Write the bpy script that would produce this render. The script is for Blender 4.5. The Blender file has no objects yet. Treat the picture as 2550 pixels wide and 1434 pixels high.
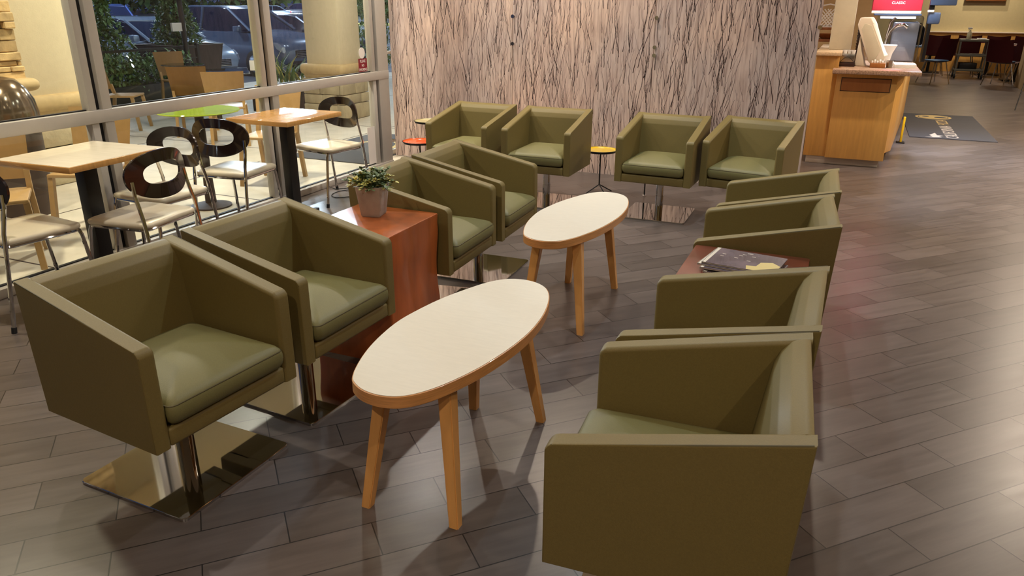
import bpy, bmesh, math, random
from mathutils import Vector, Matrix
PI = math.pi
random.seed(7)
scene = bpy.context.scene
COL = scene.collection

# ---------------------------------------------------------------- camera
F_PX, PITCH, ROLL, YAW, CAM_H = 1847.22, math.radians(20.989), math.radians(0.2092), math.radians(23.641), 1.5664
f0 = Vector((-math.sin(YAW), math.cos(YAW), 0)); r0 = Vector((math.cos(YAW), math.sin(YAW), 0)); u0 = Vector((0, 0, 1))
fw = math.cos(PITCH)*f0 - math.sin(PITCH)*u0
up = math.sin(PITCH)*f0 + math.cos(PITCH)*u0
rt = math.cos(ROLL)*r0 + math.sin(ROLL)*up
up2 = -math.sin(ROLL)*r0 + math.cos(ROLL)*up
cam_d = bpy.data.cameras.new('camera'); cam = bpy.data.objects.new('camera', cam_d); COL.objects.link(cam)
cam_d.sensor_fit = 'HORIZONTAL'; cam_d.sensor_width = 36; cam_d.lens = F_PX*36/2550
cam_d.clip_start = 0.05; cam_d.clip_end = 400
M = Matrix.Identity(4)
for i in range(3):
    M[i][0] = rt[i]; M[i][1] = up2[i]; M[i][2] = -fw[i]
M[2][3] = CAM_H
cam.matrix_world = M
scene.camera = cam

# ---------------------------------------------------------------- world, exposure
w = bpy.data.worlds.new('night_sky'); scene.world = w; w.use_nodes = True
bg = w.node_tree.nodes['Background']; bg.inputs[0].default_value = (0.035, 0.06, 0.14, 1); bg.inputs[1].default_value = 1.0
vs = scene.view_settings
vs.view_transform = 'Standard'; vs.look = 'None'; vs.gamma = 1.0; vs.use_curve_mapping = False; vs.exposure = 0.0

# ---------------------------------------------------------------- lights
WARM = (1.0, 0.83, 0.65); NEUT = (1.0, 0.92, 0.82); FRESH = (0.80, 0.93, 1.0); COOL = (0.55, 0.72, 1.0)
def area(name, loc, power, color, size=0.2, target=None, spread=180, shape='DISK'):
    d = bpy.data.lights.new(name, 'AREA'); d.energy = power; d.color = color; d.size = size; d.shape = shape; d.spread = math.radians(spread)
    o = bpy.data.objects.new(name, d); COL.objects.link(o); o.location = loc
    if target is not None:
        o.rotation_euler = (Vector(target)-Vector(loc)).to_track_quat('-Z', 'Y').to_euler()
    return o
def point(name, loc, power, color, r=0.08):
    d = bpy.data.lights.new(name, 'POINT'); d.energy = power; d.color = color; d.shadow_soft_size = r
    o = bpy.data.objects.new(name, d); COL.objects.link(o); o.location = loc; return o
CEIL = 3.3
DOWN = [(-0.9, 0.9, 6, WARM), (-3.2, 2.2, 22, NEUT), (-0.5, 3.3, 18, FRESH), (-3.5, 5.8, 34, NEUT), (-1.1, 5.0, 24, FRESH), (1.4, 0.6, 22, WARM),
        (1.9, 5.0, 36, WARM), (2.4, 8.4, 90, WARM), (2.8, 11.5, 90, WARM), (-2.2, 6.2, 34, WARM), (-0.4, -1.3, 44, WARM), (3.8, 7.0, 70, WARM), (3.2, 15.0, 50, WARM), (-0.2, 7.6, 40, WARM)]
DOWN_AT = ['between the nearest armchairs', 'over the nearest window-side armchair', 'over the gap between the oval tables', 'over the oak cafe table', 'over the far oval table', 'over the open floor right of the nearest right armchair',
           'over the open floor right of the magazine table', 'over the open floor before the floor mat', 'over the floor mat', 'over the yellow tray table', 'behind the camera', 'over the far right of the open floor', 'over the floor before the dining tables', 'over the front of the maple counter']
for i, (x, y, p, c) in enumerate(DOWN):
    area('downlight_lamp', (x, y, CEIL-0.03), p, c, 0.075, spread=150)
area('dining_lamp', (2.8, 20.9, CEIL-0.05), 45, WARM, 0.2, spread=150)
area('dining_lamp', (1.2, 19.5, CEIL-0.05), 22, NEUT, 0.2, spread=150)
area('drink_counter_lamp', (1.0, 10.0, 2.3), 26, COOL, 0.25, (1.0, 9.6, 0), spread=100)
area('tank_fill_light', (0.42, 9.25, 2.5), 16, (0.75, 0.85, 1.0), 0.2, (0.42, 9.5, 0.9), spread=80)  # unseen fill light, added to brighten the drinks tank and its liner
area('patio_lamp', (-5.2, 5.2, 3.3), 95, (1.0, 0.9, 0.72), 0.25, spread=160)
area('patio_lamp', (-5.0, 2.4, 3.3), 70, (1.0, 0.86, 0.62), 0.25, spread=160)
area('patio_lamp', (-5.3, 7.9, 3.3), 60, (1.0, 0.92, 0.78), 0.25, spread=160)
area('patio_lamp', (-8.0, 6.8, 3.6), 50, (1.0, 0.86, 0.62), 0.3, spread=160)
for (x, y) in ((-20, 12), (-22, 24), (-13, 26), (-40, 48), (-58, 72), (-34, 20)):
    point('parking_lot_lamp', (x, y, 7.5), 2600 if x > -30 else 14000, (0.72, 0.84, 1.0), 0.3)
for y in (9.5, 12.0, 14.5, 17.0):
    point('facade_lamp', (-10.2, y, 3.9), 90, (0.86, 0.93, 1.0), 0.14)
point('panel_back_lamp', (-2.75, 7.6, 0.5), 26, (1.0, 0.55, 0.25), 0.12)
point('entry_lamp', (-5.3, 8.6, 2.8), 20, (0.9, 0.95, 1.0), 0.1)

# ---------------------------------------------------------------- material helpers
def srgb(*c):
    return tuple((v/255/12.92 if v/255 <= 0.04045 else ((v/255+0.055)/1.055)**2.4) for v in c)
MATS = {}
def mat(name, col, rough=0.5, metal=0.0, noise=0.0, nscale=20, bump=0.0, bscale=60, island=0.0, spec=0.5, coat=0.0, stretch=(1, 1, 1), col2=None, emit=None, estr=0):
    m = bpy.data.materials.new(name); m.use_nodes = True; nt = m.node_tree; N = nt.nodes; L = nt.links
    b = N['Principled BSDF']; c = srgb(*col)
    b.inputs['Base Color'].default_value = (*c, 1); b.inputs['Roughness'].default_value = rough; b.inputs['Metallic'].default_value = metal
    b.inputs['Specular IOR Level'].default_value = spec; b.inputs['Coat Weight'].default_value = coat
    tc = N.new('ShaderNodeTexCoord'); mp = N.new('ShaderNodeMapping'); mp.inputs['Scale'].default_value = stretch
    L.new(tc.outputs['Object'], mp.inputs['Vector'])
    if noise or island or col2:
        nz = N.new('ShaderNodeTexNoise'); nz.inputs['Scale'].default_value = nscale; nz.inputs['Detail'].default_value = 6
        L.new(mp.outputs[0], nz.inputs['Vector'])
        mx = N.new('ShaderNodeMix'); mx.data_type = 'RGBA'
        a = tuple(max(0, v*(1-noise)) for v in c); d = tuple(min(1, v*(1+noise)) for v in c)
        if col2: d = srgb(*col2); a = c
        mx.inputs[6].default_value = (*a, 1); mx.inputs[7].default_value = (*d, 1)
        rp = N.new('ShaderNodeMapRange'); rp.inputs[1].default_value = 0.3; rp.inputs[2].default_value = 0.7
        L.new(nz.outputs[0], rp.inputs[0]); L.new(rp.outputs[0], mx.inputs[0])
        out = mx.outputs[2]
        if island:
            g = N.new('ShaderNodeNewGeometry'); r2 = N.new('ShaderNodeMapRange'); r2.inputs[3].default_value = 1-island; r2.inputs[4].default_value = 1+island
            L.new(g.outputs['Random Per Island'], r2.inputs[0])
            vm = N.new('ShaderNodeVectorMath'); vm.operation = 'SCALE'; L.new(out, vm.inputs[0]); L.new(r2.outputs[0], vm.inputs['Scale']); out = vm.outputs[0]
        L.new(out, b.inputs['Base Color'])
    if bump:
        n2 = N.new('ShaderNodeTexNoise'); n2.inputs['Scale'].default_value = bscale; n2.inputs['Detail'].default_value = 4
        L.new(mp.outputs[0], n2.inputs['Vector'])
        bp = N.new('ShaderNodeBump'); bp.inputs['Strength'].default_value = bump; bp.inputs['Distance'].default_value = 0.01
        L.new(n2.outputs[0], bp.inputs['Height']); L.new(bp.outputs[0], b.inputs['Normal'])
    if emit:
        b.inputs['Emission Color'].default_value = (*srgb(*emit), 1); b.inputs['Emission Strength'].default_value = estr
    MATS[name] = m; return m

def floor_mat():
    m = bpy.data.materials.new('wood_look_tile'); m.use_nodes = True; nt = m.node_tree; N = nt.nodes; L = nt.links; b = N['Principled BSDF']
    tc = N.new('ShaderNodeTexCoord')
    mp = N.new('ShaderNodeMapping'); mp.inputs['Rotation'].default_value = (0, 0, -math.radians(46.0)); mp.inputs['Location'].default_value = (-0.33, -0.047, 0)
    L.new(tc.outputs['Object'], mp.inputs['Vector'])
    def brick(c1, c2, mort, ms=0.0022):
        k = N.new('ShaderNodeTexBrick'); k.offset = 0.5; k.offset_frequency = 2
        k.inputs['Scale'].default_value = 1; k.inputs['Brick Width'].default_value = 0.509; k.inputs['Row Height'].default_value = 0.1617
        k.inputs['Mortar Size'].default_value = ms; k.inputs['Mortar Smooth'].default_value = 0.1; k.inputs['Bias'].default_value = 0
        k.inputs['Color1'].default_value = (*c1, 1); k.inputs['Color2'].default_value = (*c2, 1); k.inputs['Mortar'].default_value = (*mort, 1)
        L.new(mp.outputs[0], k.inputs['Vector']); return k
    k1 = brick(srgb(82, 73, 69), srgb(101, 91, 87), srgb(36, 31, 29))
    # streaks along the tile, shifted per tile
    mp2 = N.new('ShaderNodeMapping'); mp2.inputs['Scale'].default_value = (1.2, 11, 1); L.new(mp.outputs[0], mp2.inputs['Vector'])
    kk = brick((0, 0, 0), (1, 1, 1), (0, 0, 0)); ad = N.new('ShaderNodeVectorMath'); ad.operation = 'MULTIPLY_ADD'
    ad.inputs[1].default_value = (7, 13, 5); L.new(kk.outputs[0], ad.inputs[0]); L.new(mp2.outputs[0], ad.inputs[2])
    nz = N.new('ShaderNodeTexNoise'); nz.inputs['Scale'].default_value = 2.4; nz.inputs['Detail'].default_value = 8; nz.inputs['Roughness'].default_value = 0.62
    L.new(ad.outputs[0], nz.inputs['Vector'])
    rp = N.new('ShaderNodeMapRange'); rp.inputs[1].default_value = 0.28; rp.inputs[2].default_value = 0.72; rp.inputs[3].default_value = 0.78; rp.inputs[4].default_value = 1.16
    L.new(nz.outputs[0], rp.inputs[0])
    sc = N.new('ShaderNodeVectorMath'); sc.operation = 'SCALE'; L.new(k1.outputs[0], sc.inputs[0]); L.new(rp.outputs[0], sc.inputs['Scale'])
    L.new(sc.outputs[0], b.inputs['Base Color'])
    r2 = N.new('ShaderNodeMapRange'); r2.inputs[3].default_value = 0.24; r2.inputs[4].default_value = 0.38; L.new(nz.outputs[0], r2.inputs[0]); L.new(r2.outputs[0], b.inputs['Roughness'])
    b.inputs['Specular IOR Level'].default_value = 0.55
    bp = N.new('ShaderNodeBump'); bp.inputs['Strength'].default_value = 0.35; bp.inputs['Distance'].default_value = 0.002; bp.invert = True
    L.new(k1.outputs['Fac'], bp.inputs['Height'])
    bp2 = N.new('ShaderNodeBump'); bp2.inputs['Strength'].default_value = 0.05; bp2.inputs['Distance'].default_value = 0.004
    L.new(nz.outputs[0], bp2.inputs['Height']); L.new(bp.outputs[0], bp2.inputs['Normal']); L.new(bp2.outputs[0], b.inputs['Normal'])
    return m
def glass_mat(name, tint=(0.93, 0.96, 0.95), refl=0.07):
    m = bpy.data.materials.new(name); m.use_nodes = True; nt = m.node_tree; N = nt.nodes; L = nt.links; N.clear()
    o = N.new('ShaderNodeOutputMaterial'); t = N.new('ShaderNodeBsdfTransparent'); t.inputs[0].default_value = (*tint, 1)
    g = N.new('ShaderNodeBsdfGlossy'); g.inputs['Roughness'].default_value = 0.0
    lw = N.new('ShaderNodeLayerWeight'); lw.inputs['Blend'].default_value = 0.5
    pw = N.new('ShaderNodeMath'); pw.operation = 'POWER'; pw.inputs[1].default_value = 4.0; L.new(lw.outputs['Facing'], pw.inputs[0])
    ml = N.new('ShaderNodeMath'); ml.operation = 'MULTIPLY_ADD'; ml.inputs[1].default_value = 0.8; ml.inputs[2].default_value = refl*0.5; ml.use_clamp = True; L.new(pw.outputs[0], ml.inputs[0])
    mx = N.new('ShaderNodeMixShader'); L.new(ml.outputs[0], mx.inputs[0]); L.new(t.outputs[0], mx.inputs[1]); L.new(g.outputs[0], mx.inputs[2]); L.new(mx.outputs[0], o.inputs[0])
    return m
def resin_mat():
    m = mat('twig_resin', (196, 172, 160), 0.42, noise=0.0, spec=0.5)
    nt = m.node_tree; N = nt.nodes; L = nt.links; b = N['Principled BSDF']
    tc = N.new('ShaderNodeTexCoord')
    def nz(sc, st, lo, hi):
        mp = N.new('ShaderNodeMapping'); mp.inputs['Scale'].default_value = st; L.new(tc.outputs['Object'], mp.inputs['Vector'])
        n = N.new('ShaderNodeTexNoise'); n.inputs['Scale'].default_value = sc; n.inputs['Detail'].default_value = 5; L.new(mp.outputs[0], n.inputs['Vector'])
        r = N.new('ShaderNodeMapRange'); r.inputs[1].default_value = lo; r.inputs[2].default_value = hi; L.new(n.outputs[0], r.inputs[0]); return r.outputs[0]
    a = nz(1.3, (1, 1, 0.8), 0.35, 0.65); s = nz(9, (5, 5, 0.45), 0.42, 0.7)
    mx = N.new('ShaderNodeMix'); mx.data_type = 'RGBA'; mx.inputs[6].default_value = (*srgb(234, 210, 194), 1); mx.inputs[7].default_value = (*srgb(206, 192, 188), 1); L.new(a, mx.inputs[0])
    m2 = N.new('ShaderNodeMix'); m2.data_type = 'RGBA'; m2.inputs[7].default_value = (*srgb(168, 142, 132), 1); L.new(mx.outputs[2], m2.inputs[6])
    ml = N.new('ShaderNodeMath'); ml.operation = 'MULTIPLY'; ml.inputs[1].default_value = 0.75; L.new(s, ml.inputs[0]); L.new(ml.outputs[0], m2.inputs[0])
    L.new(m2.outputs[2], b.inputs['Base Color'])
    tr = N.new('ShaderNodeBsdfTranslucent'); L.new(m2.outputs[2], tr.inputs[0]); ms = N.new('ShaderNodeMixShader'); ms.inputs[0].default_value = 0.3
    out = N['Material Output']; L.new(b.outputs[0], ms.inputs[1]); L.new(tr.outputs[0], ms.inputs[2]); L.new(ms.outputs[0], out.inputs[0])
    return m

FLOOR = floor_mat(); GLASS = glass_mat('window_glass'); RESIN = resin_mat()
CLEAR = glass_mat('clear_acrylic', (0.72, 0.74, 0.76), 0.12)
TINTG = glass_mat('blue_green_glass', (0.35, 0.55, 0.55), 0.3)
TWIG = mat('dark_twig', (46, 24, 22), 0.7)
OLIVE = mat('olive_vinyl', (116, 101, 56), 0.52, noise=0.06, nscale=260, bump=0.10, bscale=420, spec=0.45)
OLIVE2 = mat('olive_vinyl_cushion', (114, 109, 68), 0.5, noise=0.05, nscale=260, bump=0.10, bscale=420, spec=0.45)
SEAM = mat('olive_piping', (80, 72, 42), 0.6)
CHROME = mat('polished_chrome', (202, 200, 198), 0.04, 1.0)
BRUSH = mat('brushed_steel', (170, 166, 158), 0.28, 1.0, noise=0.1, stretch=(1, 1, 14))
ALU = mat('painted_aluminium', (192, 186, 176), 0.36, 0.15, noise=0.02)
GASKET = mat('black_gasket', (14, 12, 14), 0.6)
LAM = mat('cream_laminate', (214, 207, 192), 0.42, noise=0.03, nscale=14, stretch=(1, 6, 1))
BIRCH = mat('honey_birch', (218, 160, 92), 0.35, noise=0.16, nscale=16, stretch=(1, 1, 0.15), coat=0.3)
PLYEDGE = mat('honey_ply_edge', (206, 146, 88), 0.38, noise=0.16, nscale=30, stretch=(0.4, 0.4, 9), coat=0.3)
CHERRY = mat('cherry_wood', (176, 92, 44), 0.3, noise=0.28, nscale=5, stretch=(2.4, 2.4, 0.5), coat=0.35)
CHERRYD = mat('dark_cherry_wood', (120, 62, 44), 0.3, noise=0.22, nscale=6, stretch=(2, 0.6, 2), coat=0.35)
MAPLE = mat('maple_veneer', (210, 158, 82), 0.4, noise=0.08, nscale=7, stretch=(6, 6, 0.5), coat=0.15)
MAPLED = mat('maple_recess', (156, 98, 44), 0.45, noise=0.08, nscale=7, stretch=(6, 6, 0.5))
TABW = mat('oak_tabletop', (214, 160, 92), 0.22, noise=0.12, nscale=9, stretch=(0.4, 6, 1), coat=0.5)
TABP = mat('pale_tabletop', (240, 228, 204), 0.22, noise=0.05, nscale=9, stretch=(0.4, 6, 1), coat=0.5)
EBONY = mat('dark_bentwood', (34, 22, 20), 0.14, noise=0.2, nscale=10, coat=0.6)
CREAMV = mat('cream_vinyl', (214, 202, 176), 0.32, noise=0.03)
BLACK = mat('black_steel', (18, 17, 18), 0.4)
BLKRUB = mat('black_rubber', (22, 22, 24), 0.75)
GRANITE = mat('granite', (168, 136, 112), 0.22, noise=0.4, nscale=90, coat=0.2)
CREAMW = mat('cream_plaster', (206, 196, 170), 0.8, noise=0.03, bump=0.05)
OLIVEW = mat('sage_wall_paint', (186, 172, 128), 0.8, noise=0.03)
TANW = mat('tan_wall_paint', (206, 176, 128), 0.8, noise=0.03)
CEILM = mat('ceiling_paint', (216, 202, 180), 0.85)
CONC = mat('patio_concrete', (196, 186, 168), 0.75, noise=0.10, nscale=5, bump=0.08, bscale=30)
ASPH = mat('asphalt', (92, 96, 104), 0.7, noise=0.25, nscale=2)
STUCCO = mat('cream_stucco', (214, 200, 168), 0.85, noise=0.03, bump=0.1, bscale=80)
MOULD = mat('tan_moulding', (190, 164, 118), 0.7, noise=0.06)
STONE = mat('stacked_ledgestone', (190, 160, 112), 0.85, noise=0.3, nscale=9, bump=0.5, bscale=25, island=0.35)
STONE2 = mat('pale_limestone_block', (170, 156, 126), 0.85, noise=0.15, nscale=6, bump=0.5, bscale=25, island=0.15)
RESINC = mat('tan_resin_chair', (176, 140, 90), 0.4, noise=0.05)
LIME = mat('lime_glass_table', (170, 196, 60), 0.1, noise=0.08, nscale=4, coat=0.6)
LEAF = mat('green_leaf', (108, 124, 82), 0.5, island=0.35, noise=0.05)
LEAFY = mat('yellow_leaf', (206, 198, 112), 0.5, island=0.2, noise=0.05)
SHRUB = mat('dark_shrub_leaf', (92, 122, 70), 0.6, island=0.4, noise=0.05)
BARK = mat('bark', (70, 54, 40), 0.9, noise=0.3)
CONCRETE = mat('pot_concrete', (168, 163, 156), 0.85, noise=0.16, nscale=14, bump=0.25, bscale=50)
SOIL = mat('soil', (50, 38, 28), 0.95)
BROWN = mat('brown_planter', (66, 50, 42), 0.6, noise=0.1)
ORANGE = mat('orange_enamel', (238, 88, 30), 0.22, coat=0.6); YELLOW = mat('yellow_enamel', (226, 186, 44), 0.22, coat=0.6); BEIGE = mat('beige_enamel', (190, 176, 128), 0.3, coat=0.4)
WHITE = mat('white_paper', (236, 232, 224), 0.6); CREAMP = mat('cream_plastic', (226, 212, 188), 0.35)
RED = mat('red_panel', (214, 56, 76), 0.35); SLATE = mat('slate_plastic', (66, 80, 104), 0.4); STEELP = mat('grey_steel_panel', (176, 178, 188), 0.25, 0.6)
MATG = mat('mat_charcoal', (74, 74, 78), 0.9, noise=0.12, nscale=200); TANL = mat('mat_tan_print', (196, 174, 120), 0.9); LTG = mat('mat_pale_print', (206, 200, 192), 0.9)
MAROON = mat('maroon_shell', (84, 30, 34), 0.35); BLUEHI = mat('blue_highlight_and_tabletop', (90, 128, 170), 0.5)  # the blue serves the painted seat highlight and the blue tabletop
CARTG = mat('grey_cart_plastic', (112, 110, 98), 0.6); SPRAY = mat('spray_bottle_plastic', (206, 196, 160), 0.35)
YSIGN = mat('yellow_sign_plastic', (238, 196, 30), 0.4); DARKB = mat('dark_brown_cup', (48, 26, 22), 0.4); WOODB = mat('brown_board', (140, 84, 40), 0.5, noise=0.15)
BLACKF = mat('black_fabric', (16, 16, 22), 0.85)
MAG = mat('magazine_cover', (96, 84, 92), 0.25, noise=0.5, nscale=8, coat=0.4); PAGE = mat('magazine_pages', (210, 200, 184), 0.7); BRWN = mat('magazine_sand_print', (206, 186, 118), 0.4)
STICK = mat('white_sticker', (232, 224, 216), 0.5); SIGNR = mat('dark_red_sign', (130, 28, 40), 0.5)
LAMPW = mat('lamp_glow', (255, 240, 220), 0.5, emit=(255, 226, 180), estr=6)
HEADL = mat('headlight_glow', (255, 255, 255), 0.3, emit=(235, 242, 255), estr=12); TAILR = mat('tail_light_red', (160, 10, 20), 0.3, emit=(255, 40, 50), estr=1.5)
CGLASS = mat('car_window_glass', (20, 26, 48), 0.05, coat=1.0); TYRE = mat('tyre_rubber', (16, 16, 17), 0.7); RIM = mat('wheel_rim', (150, 152, 158), 0.25, 0.9)
def paint(n, c): return mat(n, c, 0.25, 0.3, coat=1.0)
P_WHITE = paint('white_car_paint', (196, 204, 214)); P_SILVER = paint('silver_car_paint', (160, 176, 196)); P_GREY = paint('blue_grey_car_paint', (92, 106, 132)); P_DARK = paint('dark_car_paint', (40, 44, 60)); P_BLUE = paint('blue_car_paint', (50, 70, 130)); P_RED = paint('plum_car_paint', (80, 30, 50))

# ---------------------------------------------------------------- object helpers
def link(o): COL.objects.link(o); return o
def meta(o, label=None, cat=None, group=None, kind=None):
    if label: o['label'] = label
    if cat: o['category'] = cat
    if group: o['group'] = group
    if kind: o['kind'] = kind
    return o
def thing(name, label, cat, loc=(0, 0, 0), rz=0.0, group=None):
    o = bpy.data.objects.new(name, None); link(o); o.location = loc; o.rotation_euler = (0, 0, rz); o.empty_display_size = 0.1
    return meta(o, label, cat, group)
def fin(name, bm, mats, parent=None, smooth=True, loc=None, ang=35):
    bmesh.ops.recalc_face_normals(bm, faces=bm.faces)
    me = bpy.data.meshes.new(name); bm.to_mesh(me); bm.free()
    for m in (mats if isinstance(mats, (list, tuple)) else [mats]): me.materials.append(m)
    if smooth:
        me.polygons.foreach_set('use_smooth', [True]*len(me.polygons))
        try: me.set_sharp_from_angle(angle=math.radians(ang))
        except Exception: pass
    o = bpy.data.objects.new(name, me); link(o)
    if parent is not None: o.parent = parent
    if loc: o.location = loc
    return o
def box(bm, x0, x1, y0, y1, z0, z1, bev=0.0, seg=2, mi=0):
    vs_ = [bm.verts.new(p) for p in ((x0, y0, z0), (x1, y0, z0), (x1, y1, z0), (x0, y1, z0), (x0, y0, z1), (x1, y0, z1), (x1, y1, z1), (x0, y1, z1))]
    fs = [bm.faces.new([vs_[i] for i in q]) for q in ((0, 3, 2, 1), (4, 5, 6, 7), (0, 1, 5, 4), (1, 2, 6, 5), (2, 3, 7, 6), (3, 0, 4, 7))]
    for f in fs: f.material_index = mi
    if bev: 
        es = list({e for f in fs for e in f.edges}); r = bmesh.ops.bevel(bm, geom=es, offset=bev, segments=seg, affect='EDGES', profile=0.5)
        for f in r['faces']: f.material_index = mi
    return vs_
def prism(bm, pts, axis, a, b, bev=0.0, seg=3, mi=0):
    """polygon pts (2D) extruded along axis from a to b"""
    def P(p, t):
        if axis == 'y': return (p[0], t, p[1])
        if axis == 'x': return (t, p[0], p[1])
        return (p[0], p[1], t)
    A = [bm.verts.new(P(p, a)) for p in pts]; B = [bm.verts.new(P(p, b)) for p in pts]; n = len(pts)
    fs = [bm.faces.new(A[::-1]), bm.faces.new(B)] + [bm.faces.new((A[i], A[(i+1) % n], B[(i+1) % n], B[i])) for i in range(n)]
    for f in fs: f.material_index = mi
    if bev:
        es = list({e for f in fs for e in f.edges}); r = bmesh.ops.bevel(bm, geom=es, offset=bev, segments=seg, affect='EDGES', profile=0.5)
        for f in r['faces']: f.material_index = mi
def tube(bm, path, r, n=10, mi=0, cap=True, rr=None):
    path = [Vector(p) for p in path]; rings = []; prev = None
    for i, p in enumerate(path):
        d = (path[min(i+1, len(path)-1)]-path[max(i-1, 0)]).normalized()
        if prev is None:
            a = Vector((0, 0, 1)) if abs(d.z) < 0.9 else Vector((1, 0, 0)); x = d.cross(a).normalized()
        else: x = (prev - d*prev.dot(d)).normalized()
        prev = x; y = d.cross(x); rad = rr[i] if rr else r
        rings.append([bm.verts.new(p + x*math.cos(2*PI*k/n)*rad + y*math.sin(2*PI*k/n)*rad) for k in range(n)])
    for A, B in zip(rings, rings[1:]):
        for k in range(n): bm.faces.new((A[k], A[(k+1) % n], B[(k+1) % n], B[k])).material_index = mi
    if cap:
        bm.faces.new(rings[0][::-1]).material_index = mi; bm.faces.new(rings[-1]).material_index = mi
def loft(bm, rings, cap0=True, cap1=True, mi=0, closed=True):
    R = [[bm.verts.new(p) for p in r] for r in rings]; n = len(R[0])
    for A, B in zip(R, R[1:]):
        for k in range(n if closed else n-1): bm.faces.new((A[k], A[(k+1) % n], B[(k+1) % n], B[k])).material_index = mi
    if cap0: bm.faces.new(R[0][::-1]).material_index = mi
    if cap1: bm.faces.new(R[-1]).material_index = mi
    return R
def lathe(bm, prof, n=32, mi=0, cap=True, c=(0, 0)):
    rings = [[(c[0]+r*math.cos(2*PI*k/n), c[1]+r*math.sin(2*PI*k/n), z) for k in range(n)] for r, z in prof]
    loft(bm, rings, cap, cap, mi)
def rrect(hx, hy, r, n=5, cx=0, cy=0):
    out = []
    for sx, sy, a0 in ((1, 1, 0), (-1, 1, PI/2), (-1, -1, PI), (1, -1, 3*PI/2)):
        for k in range(n+1):
            a = a0+PI/2*k/n; out.append((cx+sx*(hx-r)+r*math.cos(a), cy+sy*(hy-r)+r*math.sin(a)))
    return out
def obj_box(name, m, parent, *a, bev=0.003, **k):
    bm = bmesh.new(); box(bm, *a, bev=bev, **k); return fin(name, bm, m, parent)
def solid(name, m, x0, x1, y0, y1, z0, z1, kind='structure', bev=0.0):
    o = obj_box(name, m, None, x0, x1, y0, y1, z0, z1, bev=bev); meta(o, kind=kind); return o
def copy_tree(o, parent=None):
    c = o.copy(); link(c); c.parent = parent
    for ch in list(o.children): copy_tree(ch, c)
    return c
def text(name, s, m, size, parent, mw, depth=0.0005, squash=1.0, align='CENTER'):
    cu = bpy.data.curves.new(name, 'FONT'); cu.body = s; cu.size = size; cu.extrude = depth; cu.align_x = align; cu.align_y = 'CENTER'; cu.resolution_u = 3; cu.offset = 0.0
    t = bpy.data.objects.new(name, cu); COL.objects.link(t); bpy.context.view_layer.update()
    me = bpy.data.meshes.new_from_object(t.evaluated_get(bpy.context.evaluated_depsgraph_get())); COL.objects.unlink(t); bpy.data.objects.remove(t)
    me.transform(Matrix.Diagonal((squash, 1, 1, 1))); me.transform(mw); me.materials.clear(); me.materials.append(m)
    o = bpy.data.objects.new(name, me); link(o); o.parent = parent; return o

# ================================================================ the setting
XW = -4.212; YB = 6.978
solid('floor', FLOOR, XW-0.05, 7.0, -4.0, 23.0, -0.12, 0.0)
solid('ceiling', CEILM, XW-0.3, 7.2, -4.2, 23.2, CEIL, CEIL+0.15)
solid('wall_right', TANW, 6.9, 7.1, -4.1, 23.1, 0, CEIL)
solid('wall_front', TANW, XW-0.1, 7.1, -4.2, -4.0, 0, CEIL)
solid('wall_back', OLIVEW, -3.9, 7.1, 22.3, 22.5, 0, CEIL)
solid('trim_1', MAPLE, 1.0, 6.9, 22.24, 22.3, 0.0, 0.93); solid('trim_2', CREAMP, 1.0, 6.9, 22.2, 22.3, 0.93, 0.955)
solid('wall_left', CREAMW, -4.3, -4.1, 10.5, 22.3, 0, CEIL)
solid('wall_inner', TANW, 3.15, 3.45, 16.9, 18.65, 0.0, CEIL)
# wall behind the shelf and the pillar that stands on the counter
solid('wall_middle', TANW, -2.4, 0.25, 12.6, 12.75, 0, CEIL)
# pillar
solid('trim_3', CREAMW, -0.245, -0.03, 8.93, 9.3, 1.12, CEIL, bev=0.008)

def window_wall():
    d0, d1 = XW-0.05, XW+0.0
    ys = [(1.66, 1.74), (3.235, 3.33), (4.765, 4.87), (6.295, 6.50)]
    # sill, transom rail
    bm = bmesh.new(); box(bm, XW-0.05, XW+0.03, -4, 6.5, 0, 0.055, bev=0.004)
    meta(fin('trim_4', bm, ALU), kind='structure')
    bm = bmesh.new(); box(bm, XW-0.05, XW+0.025, -4, 6.5, 0.868, 0.945, bev=0.004)
    meta(fin('trim_5', bm, ALU), kind='structure')
    bm = bmesh.new(); box(bm, XW-0.05, XW+0.025, -4, 6.5, 2.9, CEIL, bev=0.004)
    meta(fin('trim_6', bm, ALU), kind='structure')
    yy = [-3.0, -1.45, 0.11] + [0]*0
    i = 7
    for a, b in [(-2.98, -2.9), (-1.44, -1.36), (0.1, 0.18)] + ys:
        bm = bmesh.new()
        box(bm, XW-0.05, XW+0.02, a+0.03, b, 0.055, 2.9, bev=0.003)
        box(bm, XW-0.05, XW+0.012, a-0.058, a-0.008, 0.055, 0.868, bev=0.002); box(bm, XW-0.05, XW+0.012, a-0.058, a-0.008, 0.945, 2.9, bev=0.002)
        box(bm, XW-0.045, XW-0.012, a-0.008, a+0.03, 0.055, 2.9, mi=1)
        meta(fin('trim_%d' % i, bm, [ALU, GASKET]), kind='structure'); i += 1
    edges = [-4.0, -2.98, -1.44, 0.1, 1.66, 3.235, 4.765, 6.295]
    n = 1
    for a, b in zip(edges, edges[1:]):
        for z0, z1 in ((0.055, 0.868), (0.945, 2.9)):
            bm = bmesh.new(); box(bm, XW-0.036, XW-0.028, a+0.09 if a > -4 else a, b-0.05, z0, z1)
            # black glazing gasket at the foot of the pane
            box(bm, XW-0.04, XW-0.014, a+0.09 if a > -4 else a, b-0.05, z0, z0+0.007, mi=1)
            meta(fin('window_%d' % n, bm, [GLASS, GASKET]), kind='structure'); n += 1
window_wall()
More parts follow.
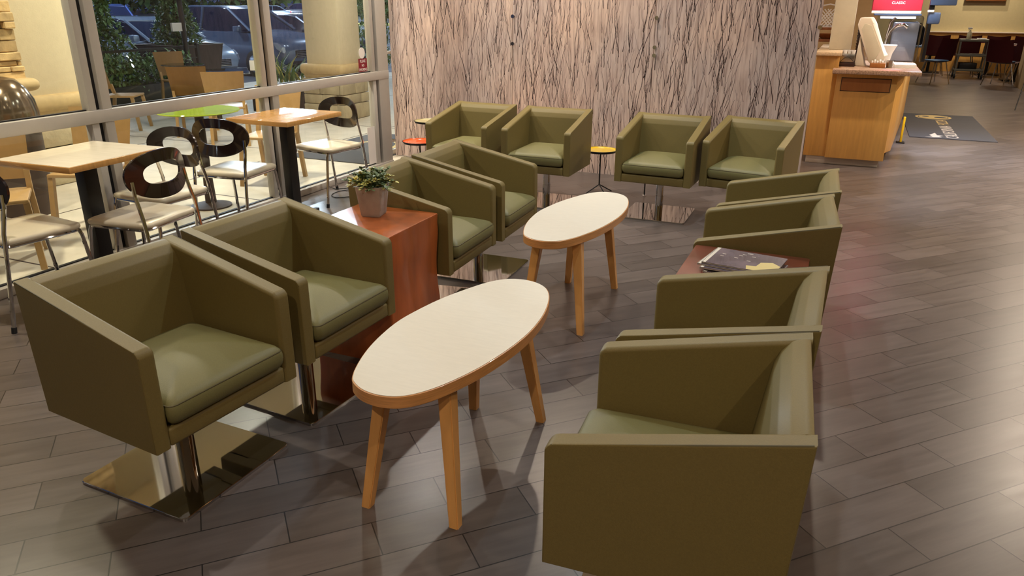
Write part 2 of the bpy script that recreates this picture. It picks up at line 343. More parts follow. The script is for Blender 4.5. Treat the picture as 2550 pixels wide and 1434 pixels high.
# glass door beyond the last mullion
d = thing('door_1', None, None, (-4.52, 6.75, 0)); d['kind'] = 'structure'
bm = bmesh.new()
for a in ((-0.02, 0.02, -0.03, 0.05, 0, 2.9), (-0.02, 0.02, 1.2, 1.28, 0, 2.9), (-0.02, 0.02, 0.05, 1.2, 0.0, 0.05), (-0.02, 0.02, 0.05, 1.2, 1.06, 1.09), (-0.02, 0.02, 0.05, 1.2, 2.3, 2.9)): box(bm, *a, bev=0.004)
fin('door_frame', bm, ALU, d)
bm = bmesh.new(); box(bm, -0.004, 0.004, 0.05, 1.2, 0.05, 2.3); fin('door_glass', bm, GLASS, d)
bm = bmesh.new(); tube(bm, [(0.06, 0.08, 0.16), (0.06, 0.30, 0.16)], 0.014); tube(bm, [(0.015, 0.24, 0.16), (0.06, 0.24, 0.16)], 0.01); fin('door_handle', bm, CHROME, d)

# ================================================================ twig partition
def twig(bm, x, z, L, th, y, ang=0.0, depth=0):
    """a crooked twig lying in the face of the panel, growing upwards"""
    n = max(4, int(L/0.035)); px, pz = x, z; a = ang; pts = [(px, pz)]
    for i in range(n):
        a += random.uniform(-0.20, 0.20); a = max(-0.42, min(0.42, a))*0.9
        st = L/n; px += math.sin(a)*st; pz += math.cos(a)*st; pts.append((px, pz))
    prevL = prevR = None
    for i, (qx, qz) in enumerate(pts):
        wd = th*(1-0.75*i/n)*random.uniform(0.7, 1.35)/2
        A = bm.verts.new((qx-wd, y, qz)); C = bm.verts.new((qx, y-wd*0.8, qz)); B = bm.verts.new((qx+wd, y, qz))
        if prevL:
            bm.faces.new((prevL[0], prevL[1], C, A)).material_index = 1; bm.faces.new((prevL[1], prevL[2], B, C)).material_index = 1
        prevL = (A, C, B)
    if depth < 1:
        for _ in range(random.choice((0, 1, 1, 2))):
            k = random.randrange(1, n); s = random.choice((-1, 1))
            twig(bm, pts[k][0], pts[k][1], L*random.uniform(0.15, 0.4), th*0.55, y, s*random.uniform(0.25, 0.6), depth+1)
PX = [(-4.46, -3.062), (-3.058, -1.662), (-1.658, -0.28)]
LBL = ['twig-filled resin partition panel behind the orange tray table, nearest the windows', 'twig-filled resin partition panel in the middle, behind the yellow tray table', 'twig-filled resin partition panel on the right, next to the maple counter']
for pi_, (x0, x1) in enumerate(PX):
    cx = (x0+x1)/2; t = thing('twig_partition_panel', LBL[pi_], 'wall panel', (cx, YB, 0), 0, 'twig partition panels')
    hw = (x1-x0)/2; bm = bmesh.new(); box(bm, -hw, hw, 0.002, 0.03, 0.0, 3.0)
    random.seed(20+pi_)
    for k in range(620):
        x = random.uniform(-hw+0.01, hw-0.01); z = random.uniform(-0.15, 2.4); L = random.choice((0.12, 0.2, 0.3, 0.45, 0.6))*random.uniform(0.7, 1.3)
        z = max(z, 0.0); dy = 0.0016
        twig(bm, x, z, min(L, 2.9-z), random.choice((0.002, 0.003, 0.004, 0.006)), dy, random.uniform(-0.2, 0.2))
    for v in bm.verts:
        v.co.x = max(-hw, min(hw, v.co.x)); v.co.z = max(0, v.co.z)
    fin('resin_sheet', bm, [RESIN, TWIG], t, smooth=False)
    st = [(-hw+0.012, 1.20), (-hw+0.012, 1.45)] if pi_ else []
    if pi_ == 2: st += [(hw+0.0, 1.39), (-hw+0.012, 1.13)]
    for sx, sz in st:
        bm = bmesh.new(); tube(bm, [(sx, -0.03, sz), (sx, 0.05, sz)], 0.011, 12); tube(bm, [(sx, -0.034, sz), (sx, -0.028, sz)], 0.017, 14); fin('standoff_bolt', bm, CHROME, t)
# steel rods that carry the partition
for x, y, lb in ((-1.49, 6.28, 'thin black rod with a small disc foot under the third back-row armchair'),):
    t = thing('black_pole', lb, 'pole', (x, y, 0))
    bm = bmesh.new(); tube(bm, [(0, 0, 0.006), (0, 0, 0.5)], 0.006, 8); fin('rod', bm, BLACK, t)
    bm = bmesh.new(); lathe(bm, [(0.022, 0), (0.022, 0.004), (0.008, 0.012)], 20); fin('disc_foot', bm, CHROME, t)

# ================================================================ armchairs
W, D, Z0, Z1, Z2, TH = 0.588, 0.566, 0.294, 0.631, 0.75, 0.058
def make_armchair():
    t = thing('armchair', '', 'armchair', group='olive cube swivel armchairs')
    xb, xf = -D/2, D/2; lean = 0.021
    side = [(xb+lean, Z0), (xf, Z0), (xf, Z1), (xb, Z2)]
    for s in (-1, 1):
        bm = bmesh.new(); a, b = (W/2-TH, W/2) if s > 0 else (-W/2, -W/2+TH)
        prism(bm, side, 'y', a, b)
        ef = [e for e in bm.edges if all(abs(v.co.x-xf) < 1e-4 and abs(v.co.z-Z1) < 1e-4 for v in e.verts)]
        bmesh.ops.bevel(bm, geom=ef, offset=0.022, segments=4, affect='EDGES', profile=0.5)
        yin = s*(W/2-TH); es = [e for e in bm.edges if all(abs(v.co.y-yin) < 1e-4 and (v.co.z > 0.6 or (v.co.x > 0.2)) for v in e.verts) and not all(v.co.z < 0.3 for v in e.verts) and not (e.verts[0].co.x < 0 and e.verts[1].co.x < 0)]
        bmesh.ops.bevel(bm, geom=es, offset=0.014, segments=4, affect='EDGES', profile=0.5)
        es = [e for e in bm.edges if all(abs(abs(v.co.y)-W/2) < 1e-4 for v in e.verts)]
        bmesh.ops.bevel(bm, geom=es, offset=0.006, segments=2, affect='EDGES', profile=0.5)
        yo = s*(W/2-0.004)
        tube(bm, [(xf-0.004, yo, Z0+0.01), (xf-0.004, yo, Z1-0.016), (xf-0.016, yo, Z1-0.001), (xb+0.006, yo, Z2-0.003)], 0.0028, 6, mi=1)
        ar = fin('armrest', bm, [OLIVE, SEAM], t); wn = ar.modifiers.new('weighted_normal', 'WEIGHTED_NORMAL'); wn.keep_sharp = True; wn.weight = 90
    yi = W/2-TH
    bm = bmesh.new(); prism(bm, [(xb+lean, Z0), (xb+lean+0.11, Z0), (xb+0.125, 0.40), (xb+0.088, Z2-0.075), (xb+0.074, Z2-0.040), (xb+0.050, Z2-0.014), (xb+0.02, Z2-0.003), (xb+0.004, Z2-0.003)], 'y', -yi-0.012, yi+0.012, bev=0.004, seg=2)
    fin('backrest', bm, OLIVE, t)
    bm = bmesh.new(); box(bm, xb+0.1, xf-0.0006, -yi-0.003, yi+0.003, Z0+0.0005, 0.357, bev=0.010, seg=3); fin('seat_base', bm, OLIVE, t)
    # cushion
    cx0, cx1 = xb+0.105, xf+0.018; cy = yi-0.002; hx = (cx1-cx0)/2; mx = (cx0+cx1)/2; bm = bmesh.new(); rings = []
    def ring(s, z, r): return [(p[0], p[1], z) for p in [((q[0]-0)*1+mx, q[1]) for q in rrect(hx*s, cy*s, r, 6)]]
    zt = 0.434
    rings += [ring(0.90, 0.364, 0.02), ring(0.955, 0.368, 0.022), ring(0.99, 0.382, 0.024), ring(1.003, 0.402, 0.024), ring(0.998, 0.418, 0.022), ring(0.986, zt-0.004, 0.022), ring(0.966, zt+0.004, 0.022)]
    for s in (0.93, 0.86, 0.75, 0.6, 0.42, 0.22, 0.05):
        rings.append(ring(s, zt+0.056*(1-s**2.4)+0.004, 0.02*s+0.004*s))
    loft(bm, rings)
    for f in bm.faces: f.material_index = 0
    o = fin('seat_cushion', bm, [OLIVE2, SEAM], t, ang=60)
    bm = bmesh.new(); pth = [(p[0], p[1], zt-0.003) for p in [((q[0])+mx, q[1]) for q in rrect(hx*0.984, cy*0.984, 0.022, 4)]]; pth.append(pth[0]); tube(bm, pth, 0.0022, 6, cap=False); fin('cushion_piping', bm, SEAM, o)
    bm = bmesh.new(); lathe(bm, [(0.032, 0.012), (0.032, 0.15)], 28); lathe(bm, [(0.0295, 0.15), (0.0295, Z0)], 28); lathe(bm, [(0.09, Z0-0.012), (0.09, Z0+0.001)], 24)
    fin('pedestal_post', bm, CHROME, t)
    return t
def make_plate(t, rz):
    bm = bmesh.new(); o = rrect(0.249, 0.249, 0.02, 5)
    rings = [[(x, y, 0.0) for x, y in o], [(x, y, 0.010) for x, y in o], [(x*0.994, y*0.994, 0.012) for x, y in o]]
    loft(bm, rings); p = fin('base_plate', bm, CHROME, t); p.rotation_euler = (0, 0, rz); return p
CH = [(-1.990, 1.626, -5.0, 3.5, 'olive armchair nearest the camera on the left, whole chrome base plate in view'),
      (-1.972, 2.277, -2.1, -1.5, 'olive armchair on the left between the nearest left one and the cherry wood cube'),
      (-1.968, 3.343, 1.4, 8.0, 'olive armchair just behind the potted plant and cherry wood cube'),
      (-1.970, 3.971, 1.9, 0.0, 'olive armchair at the far end of the window-side row'),
      (-2.900, 5.759, -92.9, 0.0, 'olive armchair by the orange tray table, leftmost of the back row'),
      (-2.196, 5.733, -89.6, 2.0, 'olive armchair in the back row on the left side of the yellow tray table'),
      (-1.239, 5.740, -91.9, 2.5, 'olive armchair in the back row on the right side of the yellow tray table'),
      (-0.585, 5.808, -98.4, 8.0, 'olive armchair in the back row closest to the maple counter'),
      (-0.247, 4.006, 182.4, 0.0, 'olive armchair on the right, farthest of the four facing the windows'),
      (-0.242, 3.366, 184.6, 0.0, 'olive armchair on the right just behind the magazine table'),
      (-0.249, 2.287, 179.9, 0.0, 'olive armchair on the right just in front of the magazine table'),
      (-0.251, 1.669, 183.9, 0.0, 'olive armchair nearest the camera on the right, side cut by the picture bottom')]
proto = make_armchair()
for i, (x, y, a, pr_, lb) in enumerate(CH):
    o = proto if i == 0 else copy_tree(proto)
    o.location = (x, y, 0); o.rotation_euler = (0, 0, math.radians(a)); o['label'] = lb
for o in [o for o in list(COL.objects) if o.name.startswith('armchair') and o.type == 'EMPTY']:
    i = [k for k, c in enumerate(CH) if abs(c[0]-o.location.x) < 1e-3 and abs(c[1]-o.location.y) < 1e-3][0]
    make_plate(o, math.radians(CH[i][3]))

# ================================================================ egg tables
EGG = [(-0.133, -0.454), (-0.109, -0.479), (-0.063, -0.507), (-0.004, -0.517), (0.051, -0.505), (0.091, -0.475), (0.128, -0.421), (0.159, -0.352), (0.193, -0.249), (0.215, -0.146), (0.232, -0.021), (0.237, 0.1), (0.225, 0.24), (0.195, 0.37), (0.16, 0.46), (0.115, 0.52), (0.05, 0.552), (-0.015, 0.551), (-0.071, 0.521), (-0.115, 0.459), (-0.155, 0.36), (-0.199, 0.231), (-0.225, 0.085), (-0.237, -0.034), (-0.223, -0.17), (-0.2, -0.282), (-0.165, -0.386)]
def smooth_loop(p, it=2):
    for _ in range(it):
        q = []
        for i in range(len(p)):
            a, b = p[i], p[(i+1) % len(p)]; q += [(a[0]*0.75+b[0]*0.25, a[1]*0.75+b[1]*0.25), (a[0]*0.25+b[0]*0.75, a[1]*0.25+b[1]*0.75)]
        p = q
    return p
def egg_table(name, label, c, sx, sy, legs, zt=0.505):
    t = thing(name, label, 'coffee table', (c[0], c[1], 0), 0, 'oval coffee tables')
    E2 = [(x*sx, y*sy) for x, y in smooth_loop(EGG)]
    def R(s, z): return [(x-(0.004 if s else 0)*x/math.hypot(x, y), y-(0.004 if s else 0)*y/math.hypot(x, y), z) for x, y in E2]
    bm = bmesh.new(); loft(bm, [R(1, zt-0.042), R(0, zt-0.039), R(0, zt-0.003), R(1, zt-0.0015)]); fin('tabletop', bm, PLYEDGE, t)
    bm = bmesh.new(); loft(bm, [[(p[0]*0.985, p[1]*0.993, zt-0.003) for p in R(0, 0)], [(p[0]*0.985, p[1]*0.993, zt) for p in R(0, 0)]]); fin('laminate_surface', bm, LAM, t)
    bm = bmesh.new()
    box(bm, -0.12*sx, 0.12*sx, -0.3, -0.26, zt-0.072, zt-0.041, bev=0.003); box(bm, -0.12*sx, 0.12*sx, 0.26, 0.3, zt-0.072, zt-0.041, bev=0.003); box(bm, -0.02, 0.02, -0.262, 0.262, zt-0.07, zt-0.043)
    fin('underframe', bm, PLYEDGE, t)
    for fx, fy in legs:
        lx, ly = fx-c[0], fy-c[1]; tx, ty = lx*0.66, ly*0.80; bm = bmesh.new(); rings = []
        for k in range(2):
            px, py, z, h = ((lx, ly, 0.0, 0.0165), (tx, ty, zt-0.04, 0.024))[k]
            rings.append([(px+a*h, py+b*h, z) for a, b in ((-1, -1), (1, -1), (1, 1), (-1, 1))])
        loft(bm, rings); bmesh.ops.bevel(bm, geom=[e for e in bm.edges if abs(e.verts[0].co.z-e.verts[1].co.z) > 0.1], offset=0.003, segments=2, affect='EDGES'); fin('leg', bm, BIRCH, t)
egg_table('oval_coffee_table', 'oval coffee table with pale top nearest the camera', (-1.117, 2.095), 1.0, 1.0, [(-1.262, 1.690), (-0.945, 1.715), (-0.932, 2.425), (-1.222, 2.405)])
egg_table('oval_coffee_table', 'oval coffee table with pale top, the farther one before the back row', (-1.232, 3.695), 0.93, 1.02, [(-1.375, 3.300), (-1.057, 3.283), (-1.085, 3.985), (-1.368, 3.965)])

# ================================================================ cube side tables
def cube_table(name, label, c, m, s=0.455, h=0.62, wob=0.012, seed=1):
    t = thing(name, label, 'side table', (c[0], c[1], 0)); random.seed(seed); bm = bmesh.new(); rings = []
    ph = [random.uniform(0, 6) for _ in range(4)]
    for k in range(17):
        z = (h-0.004)*k/16; o = rrect(s/2, s/2, 0.012, 3); r = []
        for x, y in o:
            sx = 1 if x > 0 else -1; sy = 1 if y > 0 else -1
            wv = wob*math.sin(z*9+ph[(sx > 0)+2*(sy > 0)])*min(1, (h-z)/0.1)
            r.append((x-sx*abs(wv)*0.7, y-sy*abs(wv), z))
        rings.append(r)
    loft(bm, rings); fin('block_body', bm, m[0], t)
    bm = bmesh.new(); o = rrect(s/2-0.001, s/2-0.001, 0.012, 4); loft(bm, [[(x, y, h-0.004) for x, y in o], [(x, y, h-0.001) for x, y in o], [(x*0.995, y*0.995, h) for x, y in o]]); fin('top_face', bm, m[1], t)
    return t
cube_table('cube_side_table', 'cherry wood cube side table carrying the potted plant', (-1.945, 2.812), (CHERRY, CHERRY), s=0.452)
cube_table('cube_side_table', 'dark cherry wood cube side table carrying the magazines', (-0.262, 2.822), (CHERRYD, CHERRYD), s=0.452, seed=4)

# plant
t = thing('potted_plant', 'leafy green and yellow plant in a square grey concrete pot on the cherry cube', 'plant', (-1.985, 2.885, 0.62), math.radians(12))
bm = bmesh.new(); prof = [(0.043, 0.0), (0.047, 0.006), (0.062, 0.142), (0.062, 0.146), (0.055, 0.146), (0.054, 0.12)]
loft(bm, [[(x, y, z) for x, y in rrect(h, h, 0.005, 3)] for h, z in prof]); fin('pot', bm, CONCRETE, t)
bm = bmesh.new(); box(bm, -0.053, 0.053, -0.053, 0.053, 0.11, 0.128); fin('soil', bm, SOIL, t)
random.seed(3); bm = bmesh.new(); bs = bmesh.new()
def leaf(bm, p, d, L, wd, mi):
    d = d.normalized(); s = d.cross(Vector((0, 0, 1))); s = s.normalized() if s.length > 1e-3 else Vector((1, 0, 0)); n = s.cross(d)
    rings = [(0, 0.15, 0), (0.35, 1, 0.12), (0.7, 0.8, 0.08), (1, 0.05, -0.05)]
    prev = None
    for a, ww, hh in rings:
        A = bm.verts.new(p+d*L*a+s*wd*ww+n*L*hh); B = bm.verts.new(p+d*L*a-s*wd*ww+n*L*hh)
        if prev: bm.faces.new((prev[0], prev[1], B, A)).material_index = mi
        prev = (A, B)
for k in range(64):
    a = random.uniform(0, 2*PI); rr = random.uniform(0.0, 0.045); el = random.uniform(0.05, 1.3)
    p0 = Vector((rr*math.cos(a), rr*math.sin(a), 0.125)); dd = Vector((math.cos(a)*math.cos(el), math.sin(a)*math.cos(el), math.sin(el))); L = random.uniform(0.05, 0.10)
    pts = [p0 + dd*L*q/4 + Vector((0, 0, 0.02*math.sin(q/4*PI))) for q in range(5)]; tube(bs, pts, 0.0012, 4)
    ylw = random.random() < 0.38
    for q in range(1, 5):
        for j in range(4):
            aa = random.uniform(0, 2*PI); ld = Vector((math.cos(aa), math.sin(aa), random.uniform(-0.3, 0.7)))+dd*0.7
            leaf(bm, pts[q], ld, random.uniform(0.016, 0.030), random.uniform(0.005, 0.009), 1 if ylw and q > 1 else 0)
fin('stems', bs, SHRUB, t); fin('foliage', bm, [LEAF, LEAFY], t)

# magazines
t0 = None
random.seed(5)
mg = [(0.0, 0.0, 4, 'lowest magazine of the stack, almost hidden, on the dark cherry table'), (-0.006, 0.012, -3, 'second magazine from the bottom of the stack on the dark cherry table'), (-0.012, 0.004, 2, 'third magazine from the bottom of the stack on the dark cherry table'), (-0.02, 0.018, -2, 'fourth magazine of the stack, directly under the top one'), (-0.008, 0.03, 0, 'top magazine of the stack with a sand-coloured shape on its dark cover')]
for k, (dx, dy, a, lb) in enumerate(mg):
    z = 0.62+0.006*k
    t = thing('magazine', lb, 'magazine', (-0.255+dx, 2.80+dy, z), math.radians(a-8), 'magazines on the dark cherry table')
    bm = bmesh.new(); box(bm, -0.134, 0.134, -0.102, 0.102, 0.0006, 0.0048); fin('pages', bm, PAGE, t)
    bm = bmesh.new(); box(bm, -0.136, 0.136, -0.104, 0.104, 0.0048, 0.0056); box(bm, -0.136, 0.136, -0.104, 0.104, 0.0, 0.0006); box(bm, -0.137, -0.135, -0.104, 0.104, 0.0, 0.0056, mi=1); box(bm, -0.134, -0.122, -0.103, 0.103, 0.0056, 0.0058, mi=1)
    if k == 4:
        prism(bm, [(0.03, -0.10), (0.132, -0.10), (0.134, -0.01), (0.10, 0.02), (0.06, 0.0), (0.055, -0.05), (0.02, -0.06)], 'z', 0.0056, 0.0059, mi=2)
        for q in range(9):
            xx = random.uniform(-0.1, 0.02); yy = random.uniform(-0.02, 0.09); box(bm, xx, xx+0.014, yy, yy+0.004, 0.0056, 0.0059, mi=1)
    fin('cover', bm, [MAG, PAGE, BRWN], t)

# ================================================================ tray tables
def tray_table(label, c, zt, m, r=0.152, rot=0.3):
    t = thing('tray_table', label, 'side table', (c[0], c[1], 0), rot, 'round tray tables')
    bm = bmesh.new(); lathe(bm, [(0.05, zt-0.022), (r-0.012, zt-0.02), (r, zt-0.001), (r-0.003, zt), (r-0.006, zt-0.001), (r-0.012, zt-0.012), (0.03, zt-0.014)], 40); fin('tray_rim', bm, BLACK, t)
    bm = bmesh.new(); lathe(bm, [(r-0.0045, zt+0.0004), (r-0.012, zt-0.009), (0.02, zt-0.011)], 40, cap=False); bm.faces.new([bm.verts.new(((0.02)*math.cos(2*PI*k/24), 0.02*math.sin(2*PI*k/24), zt-0.011)) for k in range(24)]); fin('tray', bm, m, t)
    bm = bmesh.new(); tube(bm, [(0, 0, 0.07), (0, 0, zt-0.02)], 0.0065, 12); fin('pole', bm, BLACK, t)
    for k in range(4):
        a = PI/4+k*PI/2; bm = bmesh.new(); tube(bm, [(0, 0, 0.075), (0.125*math.cos(a), 0.125*math.sin(a), 0.006)], 0.005, 8); fin('leg', bm, BLACK, t)
tray_table('round tray table with yellow top between the back-row armchairs', (-1.885, 6.22), 0.385, YELLOW, 0.148, 0.0)
tray_table('round tray table with orange top beside the leftmost back-row armchair', (-3.455, 5.81), 0.41, ORANGE, 0.158, 0.4)
tray_table('round tray table with beige top, mostly hidden behind the leftmost back-row armchair', (-3.63, 6.30), 0.515, BEIGE, 0.15, 0.2)

# ================================================================ cafe tables and chairs
def cafe_table(label, c, tops, hx, hy, rz, base=0.72):
    t = thing('cafe_table', label, 'cafe table', (c[0], c[1], 0), rz, 'cafe tables by the windows')
    bm = bmesh.new(); box(bm, -hx, hx, -hy, hy, base, base+0.032, bev=0.003); fin('tabletop', bm, tops[1], t)
    bm = bmesh.new(); box(bm, -hx+0.004, hx-0.004, -hy+0.004, hy-0.004, base+0.032, base+0.0335); fin('top_surface', bm, tops[0], t)
    bm = bmesh.new(); box(bm, -0.035, 0.035, -0.045, 0.045, 0.02, base, bev=0.004); box(bm, -0.14, 0.14, -0.16, 0.16, base-0.014, base); fin('post', bm, BLACK, t)
    bm = bmesh.new(); box(bm, -0.22, 0.22, -0.03, 0.03, 0.0, 0.025, bev=0.006); box(bm, -0.03, 0.03, -0.26, 0.26, 0.0, 0.0249, bev=0.006); fin('cross_foot', bm, BLACK, t)
cafe_table('square cafe table with glossy pale top at the left windows', (-3.80, 2.78, 0), (TABP, TABW), 0.275, 0.315, 0.05, 0.757)
cafe_table('square cafe table with glossy oak top at the right-hand window', (-3.79, 4.45, 0), (TABW, TABW), 0.275, 0.315, 0.0, 0.757)

def make_bistro():
    t = thing('bistro_chair', '', 'chair', group='bistro chairs by the windows')   # faces +X, back at -X
    bm = bmesh.new(); hx, hy = 0.205, 0.215; rings = []
    def R(s, z, r=0.05): return [(x, y*(1-0.06*(x/hx < 0)), z-0.012*(y/hy)**2*0) for x, y in rrect(hx*s, hy*s, r*s, 6)]
    rings = [R(0.95, 0.436), R(0.99, 0.442), R(1.0, 0.452), R(0.985, 0.462), R(0.93, 0.468), R(0.7, 0.471), R(0.3, 0.469), R(0.06, 0.468)]
    loft(bm, rings); fin('seat', bm, CREAMV, t, ang=70)
    bm = bmesh.new(); p = [(x, y, 0.431) for x, y in rrect(0.19, 0.2, 0.04, 4)]; p.append(p[0]); tube(bm, p, 0.009, 8, cap=False); fin('seat_frame', bm, CHROME, t)
    for s in (-1, 1):
        bm = bmesh.new(); tube(bm, [(0.245, s*0.205, 0.004), (0.195, s*0.188, 0.40), (0.185, s*0.185, 0.43)], 0.0105, 10); tube(bm, [(0.247, s*0.205, 0.0), (0.243, s*0.2046, 0.03)], 0.013, 10, mi=1); fin('leg', bm, [CHROME, BLKRUB], t)
        bm = bmesh.new(); tube(bm, [(-0.255, s*0.212, 0.004), (-0.205, s*0.205, 0.36), (-0.188, s*0.204, 0.5), (-0.158, s*0.200, 0.62), (-0.150, s*0.196, 0.69)], 0.0105, 10); tube(bm, [(-0.257, s*0.213, 0.0), (-0.252, s*0.212, 0.03)], 0.013, 10, mi=1); fin('leg', bm, [CHROME, BLKRUB], t)
    bm = bmesh.new(); n = 56; O = []; I = []; O2 = []; I2 = []
    for k in range(n):
        a = 2*PI*k/n; ca, sa = math.cos(a), math.sin(a)
        def se(v, e): return math.copysign(abs(v)**e, v)
        oy, oz = 0.225*se(ca, 0.85), 0.705+0.128*se(sa, 0.9); iy, iz = 0.137*se(ca, 0.75), 0.712+0.058*se(sa, 0.8)
        def bend(y, z): return -0.195 + 0.07*(z-0.62) + 0.050*(abs(y)/0.2)**2
        for (y, z), A, B in (((oy, oz), O, O2), ((iy, iz), I, I2)):
            x = bend(y, z); A.append(bm.verts.new((x, y, z))); B.append(bm.verts.new((x-0.012, y, z)))
    for k in range(n):
        j = (k+1) % n
        bm.faces.new((O[k], O[j], I[j], I[k])); bm.faces.new((O2[k], I2[k], I2[j], O2[j])); bm.faces.new((O[k], O2[k], O2[j], O[j])); bm.faces.new((I[k], I[j], I2[j], I2[k]))
    bmesh.ops.subdivide_edges(bm, edges=[e for e in bm.edges if (e.verts[0] in O and e.verts[1] in I)] if False else [], cuts=1)
    fin('backrest', bm, EBONY, t, ang=50)
    return t
BC = [(-3.86, 2.40, 84, 'cream and black ring-back chair cut by the left picture edge'), (-3.51, 2.86, 187, 'cream and black ring-back chair at the room side of the pale cafe table'),
      (-3.85, 3.30, -92, 'cream and black ring-back chair between the pale cafe table and the second mullion'), (-3.92, 4.03, 98, 'cream and black ring-back chair on the near side of the oak cafe table'),
      (-3.905, 5.08, -100, 'cream and black ring-back chair on the far side of the oak cafe table')]
pb = make_bistro()
for i, (x, y, a, lb) in enumerate(BC):
    o = pb if i == 0 else copy_tree(pb); o.location = (x, y, 0); o.rotation_euler = (0, 0, math.radians(a)); o['label'] = lb

# cable on the floor
random.seed(11); bm = bmesh.new()
pts = [(-4.15+0.16*math.cos(q*0.5)*(1+0.2*math.sin(q))+q*0.012, 5.42+0.16*math.sin(q*0.5)+0.01*q, 0.004+0.03*abs(math.sin(q*0.35))) for q in range(30)]
tube(bm, pts, 0.0035, 6); pts = [(-3.9+0.1*math.cos(q*0.4), 5.3+0.13*math.sin(q*0.4)-0.006*q, 0.004) for q in range(20)]; tube(bm, pts, 0.003, 6)
meta(fin('cable', bm, BLKRUB), 'loose coil of black cable on the floor by the oak cafe table', 'cable')

# stickers on the glass
def plate_yz(name, m, x, y0, y1, z0, z1, label, cat):
    o = obj_box(name, m, None, x, x+0.0015, y0, y1, z0, z1, bev=0); return meta(o, label, cat)
bm = bmesh.new(); loft(bm, [[(XW-0.026+dx, 6.13+0.048*math.cos(2*PI*k/28), 1.125+0.05*math.sin(2*PI*k/28)) for k in range(28)] for dx in (0, 0.002)]); meta(fin('round_sticker', bm, STICK), 'round white sticker on the glass beside the last mullion', 'sticker')
t = thing('door_sign', 'dark red window sign with white lines of text under the round sticker', 'sign', (XW-0.026, 6.135, 0.99))
obj_box('sign_plate', SIGNR, t, 0, 0.0012, -0.07, 0.07, -0.035, 0.085, bev=0)
tm = Matrix.Rotation(PI/2, 4, 'Z') @ Matrix.Rotation(PI/2, 4, 'X')
for k, s in enumerate(('PLEASE', 'NO', 'SMOKING')): text('lettering', s, STICK, 0.035 if k != 1 else 0.03, t, Matrix.Translation((0.002, 0, 0.06-k*0.038)) @ tm, squash=0.85)
o = plate_yz('paper_notice', STICK, XW-0.006, 6.11, 6.235, 0.07, 0.43, 'tall white paper notice low on the last window pane', 'notice')
for v in o.data.vertices: pass

# ================================================================ counter
MX = {}
t = thing('maple_counter', 'maple service counter with a recessed panel and pale kick base', 'counter', (0, 8.4, 0))
def P(name, m, *a, bev=0.003): return obj_box(name, m, t, *a, bev=bev)
P('end_panel', MAPLE, -0.33, -0.115, 0.05, 1.7, 0.075, 1.085)
P('front_panel', MAPLE, -0.115, 0.44, 0.0, 0.5, 0.075, 0.925)
bm = bmesh.new(); prism(bm, [(-0.115, 0.5), (0.46, 0.5), (0.53, 0.7), (0.79, 3.8), (-0.115, 3.8)], 'z', 0.075, 0.925, bev=0.002); fin('side_panel', bm, MAPLE, t)
P('kick_base', mat('pale_kick_laminate', (176, 164, 150), 0.5), -0.30, 0.40, 0.06, 1.65, 0.0, 0.075)
bm = bmesh.new(); box(bm, -0.068, 0.388, -0.004, 0.004, 0.752, 0.884); box(bm, -0.062, 0.382, -0.006, -0.002, 0.758, 0.878, mi=1); fin('recessed_panel', bm, [BLKRUB, MAPLED], t)
t2 = thing('granite_worktop', 'lower granite worktop with a round grommet hole', 'worktop', (0, 8.4, 0.925))
obj_box('slab', GRANITE, t2, -0.16, 0.63, -0.13, 3.8, 0.0004, 0.045, bev=0.006)
bm = bmesh.new(); lathe(bm, [(0.035, 0.045), (0.035, 0.048), (0.026, 0.048)], 24, c=(0.30, 0.25)); fin('grommet', bm, BLKRUB, t2)
t2 = thing('raised_ledge', 'raised tan stone ledge around the foot of the pillar', 'worktop', (0, 8.4, 1.085))
obj_box('slab', mat('tan_stone', (206, 178, 142), 0.3, noise=0.2, nscale=60), t2, -0.345, -0.10, 0.0, 1.72, 0.0004, 0.035, bev=0.004)

# things on the counter
t = thing('payment_terminal', 'cream plastic terminal with a slanted screen on a curved stand', 'terminal', (0.10, 8.85, 0.97), math.radians(-8))
bm = bmesh.new(); prism(bm, [(-0.085, 0.40), (-0.07, 0.475), (0.03, 0.478), (0.07, 0.42), (0.17, 0.17), (0.225, 0.11), (0.20, 0.045), (0.13, 0.03), (0.075, 0.04)], 'y', -0.11, 0.11, bev=0.012); fin('screen_housing', bm, CREAMP, t)
bm = bmesh.new(); prism(bm, [(-0.04, 0.36), (0.075, 0.05), (0.13, 0.075), (0.17, 0.17), (0.05, 0.40), (-0.02, 0.42)], 'y', -0.114, -0.1075, bev=0.002); fin('side_recess', bm, CREAMW, t)
bm = bmesh.new(); prism(bm, [(-0.05, 0.30), (-0.065, 0.0), (0.04, 0.0), (0.01, 0.06), (-0.015, 0.15)], 'y', -0.06, 0.06, bev=0.008); fin('stand', bm, CREAMP, t)
t = thing('card_reader', 'pale steel box with a dark wooden base and a looping cable', 'device', (-0.045, 8.72, 0.97))
obj_box('casing', BRUSH, t, -0.07, 0.07, -0.05, 0.08, 0.04, 0.125, bev=0.012); obj_box('base', DARKB, t, -0.075, 0.075, -0.055, 0.085, 0.0, 0.04)
bm = bmesh.new(); tube(bm, [(-0.065+0.013*k, -0.058, 0.045+0.05*math.sin(PI*k/10)) for k in range(11)], 0.003, 6); fin('cable', bm, BLKRUB, t)
for k, (dx, dy, dz) in enumerate(((-0.03, 0.0, 0.0), (0.012, 0.02, 0.0), (0.05, 0.0, 0.0))):
    bm = bmesh.new(); lathe(bm, [(0.016, 0), (0.021, 0.035), (0.019, 0.035), (0.015, 0.004)], 16); o = fin('small_cup', bm, WHITE); o.location = (-0.045+dx, 8.72+dy, 1.095); meta(o, ['small white cup on the steel box, left', 'small white cup on the steel box, middle one', 'small white cup on the steel box, right'][k], 'cup', 'cups on the steel box')
t = thing('cup_tower', 'tall dark brown stack of cups in a holder behind the terminal', 'cups', (0.055, 9.25, 0.97))
bm = bmesh.new()
